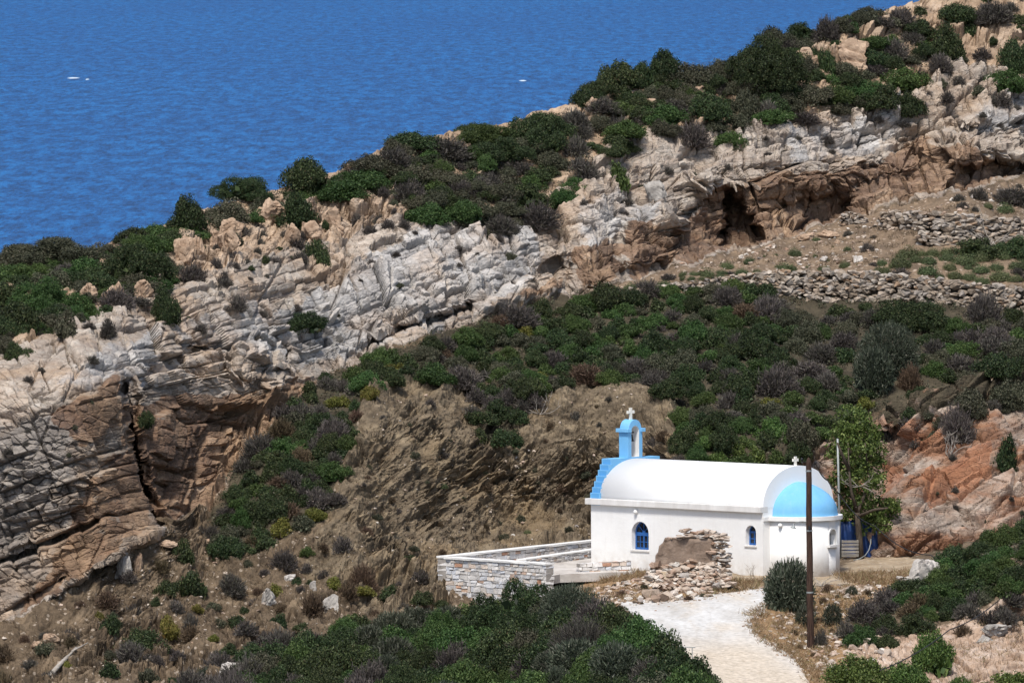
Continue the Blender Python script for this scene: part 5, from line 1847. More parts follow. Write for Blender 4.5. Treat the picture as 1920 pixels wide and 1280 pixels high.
# whitecaps
M_FOAM = simple_mat('sea_foam', (0.45, 0.52, 0.60), (0.66, 0.70, 0.74), 3, 0.7, 0.0)
for px, py, w, lab in [(138, 147, 24, 'long white foam crest on the open sea at the left'), (164, 149.5, 7, 'tiny white foam fleck right of the long foam crest'), (980, 152, 14, 'thin white foam streak on the sea close to the hill scrub')]:
    q = onplane(px, py, 0.0)
    sc = q.y / F
    V_, F_ = [], []
    n_ = 9
    for i in range(n_):
        t = i / (n_ - 1) * 2 - 1
        hw = (1 - t * t) * (0.6 + 0.4 * random.random())
        V_ += [(t * w * sc / 2, -12 * hw, 0.05), (t * w * sc / 2, 0, 0.10 + 1.3 * sc * hw), (t * w * sc / 2, 14 * hw, 0.05)]
    for i in range(n_ - 1):
        a_ = i * 3
        F_ += [(a_, a_ + 3, a_ + 4, a_ + 1), (a_ + 1, a_ + 4, a_ + 5, a_ + 2)]
    o = mesh_from('foam_crest', np.array(V_), F_, M_FOAM, True)
    o.location = q
    tag(o, lab, 'whitecap', 'whitecaps on the sea')


# ------------------------------------------------------------------ plants
def leaf_mat(name, stops, objvar=0.45, rough=0.6, trans=0.2):
    return island_mat(name, stops, rough, 0.22, 0.18, 1.6, 0.0, objvar, trans)


LEAF = {
    'evergreen': leaf_mat('evergreen_leaf', [(0.0, (0.013, 0.020, 0.010)), (0.4, (0.027, 0.044, 0.016)), (0.75, (0.050, 0.073, 0.026)), (0.93, (0.088, 0.115, 0.045)), (1.0, (0.100, 0.083, 0.043))]),
    'green': leaf_mat('green_leaf', [(0.0, (0.028, 0.052, 0.015)), (0.5, (0.042, 0.076, 0.021)), (0.85, (0.072, 0.118, 0.032)), (1.0, (0.126, 0.168, 0.058))]),
    'olive': leaf_mat('olive_leaf', [(0.0, (0.030, 0.032, 0.020)), (0.5, (0.064, 0.068, 0.040)), (0.85, (0.108, 0.110, 0.068)), (1.0, (0.15, 0.13, 0.09))]),
    'dry': leaf_mat('dry_twig', [(0.0, (0.040, 0.034, 0.031)), (0.5, (0.092, 0.080, 0.072)), (0.85, (0.165, 0.145, 0.128)), (1.0, (0.10, 0.10, 0.062))]),
    'spurge': leaf_mat('spurge_leaf', [(0.0, (0.065, 0.065, 0.014)), (0.5, (0.130, 0.130, 0.028)), (0.85, (0.200, 0.190, 0.045)), (1.0, (0.15, 0.10, 0.03))]),
    'cushion': leaf_mat('cushion_leaf', [(0.0, (0.045, 0.060, 0.024)), (0.5, (0.085, 0.110, 0.045)), (0.85, (0.130, 0.155, 0.070)), (1.0, (0.12, 0.11, 0.07))]),
    'broom': leaf_mat('broom_stem', [(0.0, (0.024, 0.031, 0.020)), (0.5, (0.055, 0.066, 0.042)), (0.85, (0.105, 0.119, 0.081)), (1.0, (0.187, 0.182, 0.143))]),
    'rusty': leaf_mat('rusty_leaf', [(0.0, (0.055, 0.036, 0.024)), (0.5, (0.110, 0.078, 0.050)), (1.0, (0.19, 0.135, 0.085))]),
    'fig': leaf_mat('fig_leaf', [(0.0, (0.028, 0.050, 0.012)), (0.4, (0.062, 0.108, 0.025)), (0.8, (0.120, 0.180, 0.045)), (1.0, (0.21, 0.27, 0.09))], 0.2, 0.5, 0.25),
    'grass': leaf_mat('dry_grass', [(0.0, (0.14, 0.095, 0.045)), (0.5, (0.27, 0.20, 0.10)), (0.85, (0.40, 0.32, 0.18)), (1.0, (0.17, 0.19, 0.06))], 0.1),
}


def rdir(n, rng, up=-0.2):
    v = rng.normal(size=(n * 3, 3))
    v /= np.linalg.norm(v, axis=1, keepdims=True)
    v = v[v[:, 2] > up][:n]
    return v


def leaves_on(c, r, n, ls, rng, up=-0.5, spread=0.7, out=0.55):
    """n small leaf blades on a ball of radius r at c; ls their length"""
    d = rdir(n, rng, up)
    n = len(d)
    p = c + d * r * rng.uniform(0.72, 1.08, (n, 1))
    nrm = d * out + rng.normal(size=(n, 3)) * spread
    nrm /= np.linalg.norm(nrm, axis=1, keepdims=True)
    t = np.cross(nrm, rng.normal(size=(n, 3)))
    t /= np.linalg.norm(t, axis=1, keepdims=True)
    b_ = np.cross(nrm, t)
    s = ls * rng.uniform(0.6, 1.3, (n, 1))
    q = np.stack([p - t * s * 0.5, p + b_ * s * 0.30, p + t * s * 0.5, p - b_ * s * 0.30], 1)
    return q.reshape(-1, 3)


def shrub_mesh(style, r, seed):
    """a unit shrub (half width 1, height about 1) grown for a real half-width of r metres"""
    rng = np.random.default_rng(seed)
    Q = []
    if style == 'leafy':
        nl = {0.45: 7, 1.0: 13, 1.9: 22}[r]
        main = []
        for i in range(nl):
            a, q = rng.uniform(0, 6.28), rng.uniform(0.15, 0.86) if i else 0
            rr = rng.uniform(0.20, 0.46) * (1.1 - 0.35 * q)
            main.append((np.array([math.cos(a) * q, math.sin(a) * q, rng.uniform(0.06, 0.66) * (1.1 - 0.7 * q)]), rr))
        sub = 0.17 / r if r > 0.6 else 0.24
        for c, rr in main:
            ns = int(11 * (rr / sub) ** 1.65) + 3
            d = rdir(ns, rng, -0.5)
            for dd in d:
                p = c + dd * rr * rng.uniform(0.75, 1.12) * np.array([1, 1, 0.85])
                if p[2] < 0.0:
                    continue
                if any(np.linalg.norm((p - c2) / np.array([1, 1, 0.9])) < r2 * 0.72 for c2, r2 in main if c2 is not c):
                    continue
                Q.append(leaves_on(p, sub * rng.uniform(0.7, 1.25), 36, 0.072 / r if r > 0.6 else 0.12, rng, -0.6, 0.5, 0.85))
    elif style == 'cushion':
        for c, rr in [(np.array([0, 0, 0.1]), 0.85), (np.array([0.35, 0.1, 0.05]), 0.6), (np.array([-0.4, -0.1, 0.05]), 0.55), (np.array([0.0, -0.35, 0.05]), 0.5)]:
            Q.append(leaves_on(c, rr, 700, 0.10, rng, -0.1, 0.45, 0.9))
    elif style == 'spiky':
        n = {0.45: 1100, 1.0: 3600, 1.9: 8500}[r]
        d = rdir(n, rng, -0.45)
        n = len(d)
        lob = 1 + 0.16 * fbm(d[:, 0] * 2.0 + seed, d[:, 1] * 2.0 + d[:, 2] * 2, seed, 3) + 0.07 * fbm(d[:, 0] * 6 + seed, d[:, 1] * 6 + d[:, 2] * 6, seed + 1, 2)
        st_ = d * np.array([0.86, 0.86, 0.58]) * (lob * rng.uniform(0.6, 1.0, n))[:, None] + np.array([0, 0, 0.42])
        dd = d * 0.9 + np.array([0, 0, 0.4]) + rng.normal(size=(n, 3)) * 0.55
        dd /= np.linalg.norm(dd, axis=1, keepdims=True)
        ln = (0.13 / r if r > 0.6 else 0.18) * rng.uniform(0.5, 1.3, (n, 1))
        w = 0.018 / r if r > 0.6 else 0.024
        sd = np.cross(dd, rng.normal(size=(n, 3)))
        sd /= np.linalg.norm(sd, axis=1, keepdims=True)
        sd *= w
        Q.append(np.stack([st_ - sd, st_ + sd, st_ + dd * ln + sd * 0.4, st_ + dd * ln - sd * 0.4], 1).reshape(-1, 3))
    elif style == 'twiggy':
        n = {0.45: 420, 1.0: 1100, 1.9: 2600}[r]
        w = 0.016 / r if r > 0.6 else 0.024
        d = rdir(n, rng, -0.05)
        n = len(d)
        lob = 1 + 0.22 * fbm(d[:, 0] * 2.2 + seed, d[:, 1] * 2.2 + d[:, 2] * 2, seed, 3)
        tip = d * np.array([1, 1, 0.95]) * (lob * rng.uniform(0.72, 1.08, n))[:, None]
        if style == 'twiggy':
            st_ = tip * rng.uniform(0.15, 0.6, (n, 1)) + rng.normal(size=(n, 3)) * 0.06
        else:
            st_ = tip * rng.uniform(0.5, 0.75, (n, 1)) - np.array([0, 0, 0.08])
        midp = (st_ + tip) / 2 + rng.normal(size=(n, 3)) * 0.05
        side = np.cross(tip - st_, rng.normal(size=(n, 3)))
        side /= np.linalg.norm(side, axis=1, keepdims=True) + 1e-9
        side *= w
        Q.append(np.stack([st_ - side, st_ + side, midp + side * 0.9, midp - side * 0.9], 1).reshape(-1, 3))
        Q.append(np.stack([midp - side * 0.9, midp + side * 0.9, tip + side * 0.4, tip - side * 0.4], 1).reshape(-1, 3))
        # side twigs and sparse leaves near the tips
        k2 = rng.integers(0, n, int(n * 1.6))
        p = tip[k2] * rng.uniform(0.8, 1.02, (len(k2), 1))
        dd = rng.normal(size=(len(k2), 3)) * 0.6 + d[k2] + np.array([0, 0, 0.5])
        dd /= np.linalg.norm(dd, axis=1, keepdims=True)
        ln = (0.16 / r if r > 0.6 else 0.2) * rng.uniform(0.5, 1.2, (len(k2), 1))
        sd = np.cross(dd, rng.normal(size=(len(k2), 3)))
        sd /= np.linalg.norm(sd, axis=1, keepdims=True)
        sd *= w * 1.1
        Q.append(np.stack([p - sd, p + sd, p + dd * ln + sd * 0.5, p + dd * ln - sd * 0.5], 1).reshape(-1, 3))
    V_ = np.concatenate(Q, 0)
    # shaded foliage deep inside
    n_in = 260 if r < 0.6 else 520
    p = rdir(n_in, rng, -0.15)
    p = p * rng.uniform(0.05, 0.66, (len(p), 1)) * np.array([1, 1, 0.8]) + np.array([0, 0, 0.10])
    inner = np.concatenate([leaves_on(q_, 0.03, 1, 0.26, rng, -1.0, 0.9, 0.2) for q_ in p])
    V_ = np.concatenate([V_, inner])
    V_[:, 2] = np.maximum(V_[:, 2], -0.25)
    o = mesh_from('evergreen_shrub', V_, np.arange(len(V_)).reshape(-1, 4), None, False)
    me = o.data
    bpy.data.objects.remove(o)
    me.materials.append(LEAF['evergreen'])
    return me


PROTO = {}
sd = 1000
for style, n in (('leafy', 4), ('twiggy', 3), ('spiky', 3)):
    for r in (0.45, 1.0, 1.9):
        PROTO[style, r] = []
        for i in range(n):
            sd += 1
            PROTO[style, r].append(shrub_mesh(style, r, sd))
PROTO['cushion', 0.45] = [shrub_mesh('cushion', 0.45, 1500 + i) for i in range(3)]
KIND = {  # code: (object name, category, style, leaf)
    'D': ('evergreen_shrub', 'evergreen shrub', 'leafy', 'evergreen'),
    'G': ('green_shrub', 'green shrub', 'leafy', 'green'),
    'O': ('olive_shrub', 'olive green shrub', 'leafy', 'olive'),
    'M': ('thicket_shrub', 'thicket shrub', 'leafy', 'evergreen'),
    'P': ('dry_shrub', 'dry shrub', 'twiggy', 'dry'),
    'Y': ('spurge_bush', 'spurge bush', 'leafy', 'spurge'),
    'C': ('cushion_shrub', 'cushion shrub', 'cushion', 'cushion'),
    'B': ('broom_shrub', 'broom shrub', 'spiky', 'broom'),
    'R': ('rusty_shrub', 'rusty shrub', 'twiggy', 'rusty'),
    'T': ('dwarf_shrub', 'dwarf shrub', 'twiggy', 'dry'),
    'F': ('leafy_shrub', 'leafy shrub', 'leafy', 'fig'),
}
WORD = {'M': 'dense dark thicket shrub', 'D': 'dark evergreen shrub', 'G': 'bright green leafy shrub', 'O': 'dull olive green shrub', 'P': 'grey purple dry twiggy shrub', 'Y': 'yellow green spurge bush', 'C': 'pale green cushion shrub', 'B': 'grey green broom shrub with upright stems', 'R': 'rusty brown withered shrub', 'T': 'tiny greyish dwarf shrub', 'F': 'light green large leaved shrub'}
placed = []


def plant(px, py, w, h, code, label=None, group=None, g=None, where=None, dy=0.0):
    """one shrub whose middle is seen at px, py with width w and height h; it grows from the ground below that point"""
    g = g or hill
    nm, cat, style, leaf = KIND[code]
    base = g(px, py + h * 0.42)
    sc = base.y / F
    half = w * sc / 2
    if style == 'cushion':
        r = 0.45
    else:
        r = 0.45 if half < 0.62 else 1.0 if half < 1.35 else 1.9
    me = random.choice(PROTO[style, r])
    o = bpy.data.objects.new(nm, me)
    COL.objects.link(o)
    o.material_slots[0].link = 'OBJECT'
    o.material_slots[0].material = LEAF[leaf]
    o.location = base + Vector((0, dy, -0.04 - 0.06 * h * sc))
    o.rotation_euler = (random.uniform(-0.08, 0.08), random.uniform(-0.08, 0.08), random.uniform(0, 6.28))
    o.scale = (half * 1.05, half * random.uniform(0.85, 1.1), h * sc * 0.98)
    tag(o, label or (WORD[code] + ' ' + where), cat, group or (cat + 's ' + where))
    placed.append((px, py, w, h))
    return o


CREST = 'on the crest between sea and cliff'
# (x, y, width, height, kind, label) of the shrubs one can pick out
for px, py, w, h, c, lab in [
        (1431, 121, 150, 104, 'D', 'largest dark conical evergreen bush on the upper skyline slope'),
        (1767, 74, 84, 84, 'D', 'tall dark evergreen bush among pale rocks near the top right corner'),
        (1795, 24, 100, 44, 'D', 'dark evergreen bush at the top edge above the pale rocks'),
        (1822, 44, 48, 46, 'D', 'small dark bush right of the tall one near the top right corner'),
        (1862, 34, 70, 40, 'P', 'grey dry bush at the top right among tan rocks'),
        (1903, 96, 66, 74, 'D', 'dark bush cut by the right picture edge, on the upper hill'),
        (1888, 152, 84, 44, 'G', 'green and brownish low bush at the right edge above the cliff'),
        (1396, 190, 66, 64, 'O', 'round grey green dome bush standing below the conical bush'),
        (1438, 205, 52, 56, 'P', 'grey dry bush leaning on the round dome bush'),
        (1325, 206, 82, 62, 'D', 'dark spreading bush left of the round dome bush'),
        (1298, 252, 68, 48, 'P', 'dark grey dry bush on the cliff lip above the cave'),
        (1368, 252, 74, 36, 'G', 'low bright green bush on the cliff lip above the cave'),
        (1240, 216, 88, 44, 'G', 'green bush on the mid crest right of flat pale rocks'),
        (1570, 168, 80, 46, 'G', 'bright green bush at the left part of the long green patch'),
        (1625, 162, 84, 44, 'G', 'bright green bush in the middle of the long green patch'),
        (1692, 150, 92, 44, 'G', 'bright green bush at the right end of the long green patch'),
        (1650, 186, 84, 46, 'D', 'dark bush along the lower rim of the long green patch'),
        (1704, 192, 70, 50, 'D', 'dark bush at the lower right corner of the long green patch'),
        (1520, 172, 84, 40, 'O', 'olive bush leading left from the long green patch'),
        (1478, 182, 60, 40, 'O', 'olive bush next to the dry bush on the upper slope'),
        (1548, 58, 60, 46, 'P', 'dark grey bush on the skyline left of tan rocks'),
        (1673, 92, 56, 36, 'P', 'grey dry bush between tan rocks of the upper hill'),
        (1673, 122, 58, 38, 'D', 'dark bush just above the long green patch'),
        (1548, 110, 34, 54, 'D', 'narrow dark bush between the split tan rocks'),
        (1455, 66, 74, 42, 'O', 'olive bush on the skyline left of the upper tan rocks'),
        (1502, 52, 64, 38, 'D', 'dark bush on the skyline above the conical bush'),
        (1628, 22, 56, 28, 'O', 'olive bush on the topmost skyline left'),
        (1685, 30, 64, 36, 'P', 'grey bush on the topmost skyline right'),
        (1583, 34, 44, 22, 'D', 'small dark bush on the topmost skyline'),
        (1243, 122, 70, 62, 'D', 'dark bush rising highest on the middle skyline'),
        (1160, 128, 84, 62, 'D', 'dark bush at the left end of the tall skyline clump'),
        (1205, 135, 60, 52, 'D', 'dark bush in the middle of the tall skyline clump'),
        (1290, 140, 84, 52, 'O', 'olive bush at the right end of the tall skyline clump'),
        (1100, 175, 70, 44, 'D', 'dark bush stepping down left of the tall skyline clump'),
        (1180, 165, 70, 40, 'D', 'dark bush in front of the tall skyline clump'),
        (1350, 125, 60, 40, 'O', 'olive bush between the skyline clump and the conical bush'),
        (1333, 168, 26, 22, 'D', 'tiny dark bush between two tan rocks'),
        (1841, 95, 40, 24, 'P', 'small grey dry bush on pale rocks at the upper right'),
        (1014, 235, 130, 82, 'D', 'broad dark evergreen bush on the mid skyline, largest of its part'),
        (940, 277, 120, 54, 'D', 'dark bush spreading below the broad skyline bush'),
        (905, 238, 136, 46, 'G', 'long low green bush along the skyline left of the broad dark one'),
        (775, 257, 104, 36, 'D', 'low dark bush on the skyline with a ragged left end'),
        (690, 302, 104, 38, 'O', 'olive bush sloping down the skyline to the sea'),
        (835, 275, 94, 38, 'P', 'grey dry bush below the long green skyline bush'),
        (735, 292, 84, 36, 'P', 'grey dry bush behind the olive skyline bush'),
        (680, 338, 110, 42, 'G', 'green bush on the mid slope above tan rocks'),
        (775, 322, 90, 40, 'O', 'olive bush amid grey dry bushes of the mid slope'),
        (640, 356, 100, 42, 'G', 'green bush above the tall blunt tan boulder'),
        (888, 326, 64, 52, 'D', 'dark bush beside the little pointed pale rock'),
        (1165, 242, 104, 38, 'G', 'bright green low bush right of the broad skyline bush'),
        (1080, 268, 50, 40, 'P', 'grey dry bush under the bright green low bush'),
        (1092, 300, 72, 50, 'P', 'large dark grey dry bush on pink rocks at mid slope'),
        (1170, 316, 48, 60, 'G', 'upright green bush against the rock at mid slope'),
        (900, 385, 100, 50, 'O', 'olive bush in the scrub mass on the cliff top'),
        (985, 360, 100, 50, 'D', 'dark bush at the top of the scrub mass on the cliff top'),
        (1010, 398, 80, 46, 'P', 'grey dry bush inside the scrub mass on the cliff top'),
        (870, 404, 96, 42, 'G', 'bright green bush along the lower rim of the scrub mass'),
        (800, 398, 90, 40, 'G', 'bright green bush at the left tip of the scrub mass'),
        (1060, 356, 90, 44, 'G', 'green bush at the right end of the scrub mass'),
        (950, 330, 90, 40, 'O', 'olive bush behind the scrub mass on the cliff top'),
        (940, 420, 70, 34, 'P', 'low grey bush under the scrub mass on the cliff edge'),
        (94, 465, 196, 58, 'O', 'broad dark olive bush on the far left skyline beside the sea'),
        (30, 478, 90, 50, 'O', 'olive bush cut by the left picture edge on the skyline'),
        (254, 490, 136, 96, 'D', 'big spreading dark green bush on the left crest'),
        (246, 438, 76, 44, 'D', 'dark bush peeking over the big spreading one'),
        (164, 502, 96, 52, 'G', 'green bush left of the big spreading dark bush'),
        (86, 545, 144, 82, 'G', 'wide green bush on the left slope below the skyline'),
        (30, 588, 104, 78, 'D', 'dark bush at the left edge below the wide green one'),
        (121, 607, 54, 58, 'O', 'round grey green bush above the pale left cliff'),
        (168, 575, 60, 36, 'G', 'small green bush right of the round grey green one'),
        (28, 642, 62, 40, 'D', 'low dark bush at the left edge on top of the cliff'),
        (360, 506, 70, 44, 'P', 'dark grey dry bush among tan rocks right of the big spreading bush'),
        (348, 408, 80, 76, 'D', 'tall dark bush on the crest above the pointed boulders'),
        (420, 402, 96, 56, 'O', 'olive bush on the crest behind the pointed boulders'),
        (458, 350, 120, 54, 'D', 'wide dark bush on the skyline of the left crest'),
        (578, 330, 104, 66, 'D', 'dark grey green bush bulging above the skyline of the left crest'),
        (555, 398, 90, 68, 'D', 'dark bush between the slanted tan slab and the blunt boulder'),
        (500, 380, 70, 40, 'O', 'olive bush behind the slanted tan slab'),
        (601, 468, 46, 60, 'D', 'isolated egg shaped bush on the pale cliff face'),
        (312, 572, 58, 70, 'D', 'ragged dark bush on the upper edge of the left cliff'),
        (496, 483, 18, 18, 'D', 'tiny dark bush alone on pale rock'),
        (203, 612, 36, 36, 'P', 'small grey bush on the left cliff top'),
        (437, 572, 36, 32, 'P', 'small grey bush near the middle of the left cliff'),
        (577, 603, 78, 42, 'D', 'dark bush hanging over the grey bedded cliff'),
        (262, 785, 34, 34, 'D', 'dark green tuft growing at the top of the cleft in the red cliff'),
        (1665, 655, 130, 110, 'B', 'tall domed broom like bush above the red outcrop'),
        (1640, 700, 90, 90, 'B', 'lower half dome broom bush left of the tall domed one'),
        (1710, 582, 150, 64, 'D', 'wide feathery dark green bush just below the dry stone wall'),
        (1707, 705, 54, 54, 'R', 'brownish pink withered bush beside the tall domed one'),
        (1845, 575, 70, 60, 'P', 'dark purple grey bush overlapping the dry stone wall'),
        (1476, 1100, 104, 104, 'B', 'large round grey green bush at the roadside left of the utility pole'),
        (1508, 1155, 44, 44, 'B', 'smaller dark bush behind the utility pole'),
        (1560, 1150, 44, 44, 'B', 'loose grey green shrub on the verge right of the utility pole'),
        (1588, 1172, 44, 44, 'P', 'purple grey dry shrub on the verge right of the utility pole'),
        (1538, 1195, 30, 40, 'P', 'dry tuft leaning right of the foot of the utility pole'),
        (1795, 770, 70, 70, 'P', 'grey twiggy bush on the crest of the red outcrop'),
        (1890, 835, 50, 80, 'D', 'dark upright bush on the right side of the red outcrop'),
        (1820, 740, 110, 60, 'O', 'olive bush along the crest of the red outcrop'),
        (1895, 720, 90, 60, 'O', 'olive bush at the right end of the outcrop crest'),
        (1870, 690, 100, 50, 'D', 'dark bush behind the outcrop crest at right'),
        (310, 1182, 46, 48, 'Y', 'brightest yellow spurge bush on the lower left slope'),
        (520, 1105, 34, 26, 'Y', 'yellow spurge bush beside the grey white topped boulder'),
        (370, 1142, 28, 18, 'Y', 'small flat yellow spurge on the lower left slope'),
        (620, 1100, 46, 26, 'Y', 'yellow green spurge above the dark boulder'),
        (680, 1080, 60, 56, 'R', 'round dark reddish brown bush on the lower bank'),
        (585, 1148, 46, 46, 'R', 'dark brownish round bush left of the dark boulder'),
        (650, 1115, 40, 40, 'R', 'rusty bush between the spurge and the round reddish bush'),
        (675, 1112, 44, 22, 'Y', 'yellow green low bush under the round reddish bush'),
        (358, 1100, 54, 56, 'D', 'dark green bush on the lower left slope below the red cliff'),
        (335, 1052, 46, 44, 'D', 'dark bush close under the long thin rusty slab'),
        (357, 1168, 36, 36, 'P', 'purple grey tuft next to the yellow spurge'),
        (268, 1195, 90, 60, 'D', 'dark mixed bush left of the brightest spurge'),
        (245, 1225, 70, 50, 'P', 'purplish dry bush at the lower left below the spurge'),
        (655, 1160, 56, 36, 'G', 'bright dark green bush at the rim of the bottom scrub'),
        (632, 750, 40, 26, 'Y', 'yellow green bush high on the scrub strip beside the bank'),
        (690, 755, 34, 30, 'Y', 'yellow green bush at the left rim of the eroded hollow'),
        (590, 960, 56, 30, 'Y', 'right yellow bush in the lower scrub strip'),
        (530, 985, 50, 34, 'Y', 'left yellow bush in the lower scrub strip'),
        (575, 1035, 30, 22, 'G', 'small green bush alone under the scrub strip'),
        (1885, 384, 42, 24, 'C', 'bright green cushion bush on the terrace at far right'),
        (1898, 364, 90, 34, 'P', 'large grey dry bush behind the bright cushion at far right'),
        (1490, 467, 38, 20, 'C', 'green cushion beside the brown slanted slab'),
        (1472, 493, 54, 22, 'C', 'wide flat green cushion on the terrace rim'),
        (1405, 486, 28, 16, 'C', 'small green cushion, right of a pair near the cave'),
        (1362, 494, 34, 16, 'C', 'small green cushion, left of a pair near the cave'),
        (1583, 493, 28, 15, 'C', 'small green cushion near the whitish stones'),
        (1545, 499, 34, 12, 'C', 'flat grey green cushion near the terrace rim'),
        (1625, 466, 28, 18, 'P', 'small grey dry bush by the whitish stones on the terrace'),
        (1830, 458, 100, 44, 'D', 'dark bush under the pale dead shrub by the upper wall'),
        (1900, 462, 70, 40, 'D', 'dark bush at the right edge under the upper wall'),
        (1163, 1066, 36, 18, 'F', 'small light green weed clump at the low wall by the chapel')]:
    onout = lab.endswith('red outcrop') and py > 700 and px > 1780 or 'outcrop crest' in lab or 'crest of the red outcrop' in lab
    plant(px, py, w, h, c, lab, KIND[c][1] + 's of the headland', outc if onout else hill)


def fill(poly, where, mixk, wmin, wmax, gap, n, g=None, asp=(0.6, 0.85), avoid=0.35, clear=()):
    """shrubs growing over a patch of ground, each kept clear of its neighbours"""
    c0 = 0
    tries = 0
    codes, wts = zip(*mixk)
    mine = []
    while c0 < n and tries < n * 40:
        tries += 1
        px, py = in_poly(poly)
        w = random.uniform(wmin, wmax) * random.choice((0.8, 1, 1, 1.15))
        h = w * random.uniform(*asp)
        if any(abs(px - q[0]) < gap * (w + q[2]) / 2 and abs(py - q[1]) < gap * (h + q[3]) / 2 for q in mine):
            continue
        if any(abs(px - q[0]) < avoid * (w + q[2]) and abs(py - q[1]) < avoid * (h + q[3]) for q in placed[:NCAT]):
            continue
        mine.append((px, py, w, h))
        plant(px, py, w, h, random.choices(codes, wts)[0], None, None, g, where)
        c0 += 1
    return c0


NCAT = len(placed)
DENSE = [('D', 5), ('G', 3), ('P', 1.8), ('O', 1.6), ('Y', 0.25), ('R', 0.25)]
fill([(640, 690), (760, 650), (880, 610), (990, 575), (1080, 560), (1080, 715), (1000, 745), (930, 700), (860, 700), (740, 722), (690, 740)], 'in the dense scrub under the bedded grey cliff', DENSE, 40, 84, 0.52, 74, None, (0.45, 0.7))
fill([(1080, 556), (1150, 542), (1300, 536), (1440, 528), (1440, 640), (1300, 660), (1080, 700)], 'in the dense scrub below the terrace rim', [('D', 5), ('G', 3.4), ('P', 1.0), ('O', 1), ('R', 0.4)], 40, 84, 0.52, 74, None, (0.45, 0.7))
fill([(1440, 560), (1560, 590), (1640, 590), (1640, 760), (1500, 830), (1300, 770), (1180, 715), (1080, 700), (1300, 660), (1440, 640)], 'in the mixed scrub between terrace wall and chapel roof', [('D', 3.6), ('G', 2.6), ('P', 2.4), ('O', 2), ('Y', 0.3)], 40, 84, 0.52, 80, None, (0.45, 0.7))
fill([(1265, 785), (1300, 770), (1500, 800), (1490, 872), (1290, 872)], 'directly behind the chapel roof', [('G', 6), ('D', 3), ('F', 1.0)], 40, 64, 0.55, 34)
fill([(1215, 830), (1280, 820), (1300, 872), (1230, 868)], 'beside the bell gable', [('P', 3), ('R', 1), ('G', 1)], 26, 40, 0.5, 9)
fill([(1560, 565), (1640, 570), (1800, 610), (1930, 580), (1990, 600), (1990, 700), (1900, 700), (1780, 735), (1700, 740), (1640, 640)], 'below the long dry stone wall at right', [('D', 3.4), ('P', 2.6), ('O', 2.4), ('G', 1.4)], 44, 86, 0.5, 56, None, (0.45, 0.7))
fill([(880, 720), (1000, 742), (1000, 770), (940, 850), (895, 845)], 'in the scrub tongue hanging down the bank', [('D', 5), ('P', 2)], 36, 56, 0.52, 22)
fill([(610, 690), (680, 740), (650, 850), (625, 905), (625, 960), (570, 985), (500, 1010), (430, 1050), (395, 1035), (392, 1000), (440, 890), (520, 780)], 'in the dark scrub strip between red cliff and eroded bank', [('M', 6), ('P', 2.6), ('O', 0.8), ('G', 1.2), ('R', 0.6)], 40, 80, 0.48, 88, None, (0.5, 0.75))
# the hill crest
CR = [(0, 490), (100, 482), (300, 425), (400, 395), (520, 365), (640, 325), (740, 285), (830, 280), (960, 240), (1080, 200), (1130, 180), (1330, 145), (1500, 75), (1690, 15), (1750, 40), (1730, 160), (1600, 200), (1450, 235), (1330, 255), (1220, 240), (1130, 300), (1080, 345), (1000, 385), (840, 400), (700, 350), (560, 380), (330, 480), (300, 560), (200, 580), (100, 620), (0, 640)]
fill(CR, CREST, [('D', 3.2), ('P', 1.6), ('O', 4.0), ('G', 2.8)], 36, 84, 0.50, 150, None, (0.34, 0.56), 0.24)
fill([(640, 330), (740, 275), (960, 300), (1000, 330), (960, 420), (860, 420), (800, 360), (700, 360)], 'on the scrubby mid slope above the bedded cliff', [('O', 3), ('P', 3), ('G', 1.6), ('D', 1)], 40, 72, 0.46, 64, None, (0.42, 0.62), 0.22)
fill([(0, 500), (200, 470), (330, 440), (310, 500), (200, 560), (0, 650)], 'on the far left crest', [('D', 3), ('G', 3), ('O', 2)], 50, 90, 0.42, 34, None, (0.4, 0.6), 0.2)
fill([(1120, 150), (1330, 130), (1480, 70), (1600, 40), (1640, 30), (1500, 110), (1400, 190), (1260, 230), (1120, 200)], 'along the upper skyline', [('D', 4), ('O', 4), ('P', 2)], 40, 76, 0.45, 50, None, (0.38, 0.6), 0.22)
fill([(1700, 20), (1990, -40), (1990, 180), (1760, 190), (1740, 100)], 'among tan rocks near the top right corner', [('D', 2), ('P', 4), ('O', 1)], 22, 46, 0.9, 34, None, (0.5, 0.8), 0.4)
# small shrubs rooted in cracks of the cliff
fill([(0, 680), (200, 600), (420, 480), (700, 420), (840, 440), (1000, 440), (950, 500), (700, 580), (560, 640), (300, 650), (230, 700), (60, 720)], 'rooted in cracks of the pale left cliff', [('T', 7), ('O', 1.6)], 10, 34, 1.6, 36, None, (0.4, 0.7), 0.5)
fill([(560, 400), (620, 380), (830, 350), (850, 400), (700, 450), (420, 520), (340, 480)], 'between tan rocks on the left crest', [('T', 6), ('O', 1), ('D', 1)], 16, 36, 1.1, 34, None, (0.6, 0.9), 0.45)
fill([(1060, 400), (1240, 320), (1480, 240), (1720, 200), (1740, 230), (1480, 300), (1300, 330), (1100, 440)], 'rooted in the pale rock above the cave', [('T', 6), ('O', 1.4)], 12, 32, 1.6, 20, None, (0.4, 0.7), 0.5)
fill([(1760, 180), (1990, 150), (1990, 290), (1800, 220)], 'rooted in the cliff at far right', [('T', 6), ('O', 1)], 12, 26, 1.5, 10)
fill([(0, 760), (220, 710), (220, 820), (60, 900), (0, 900)], 'on ledges of the left buttress', [('T', 4), ('O', 1)], 10, 22, 1.6, 10)
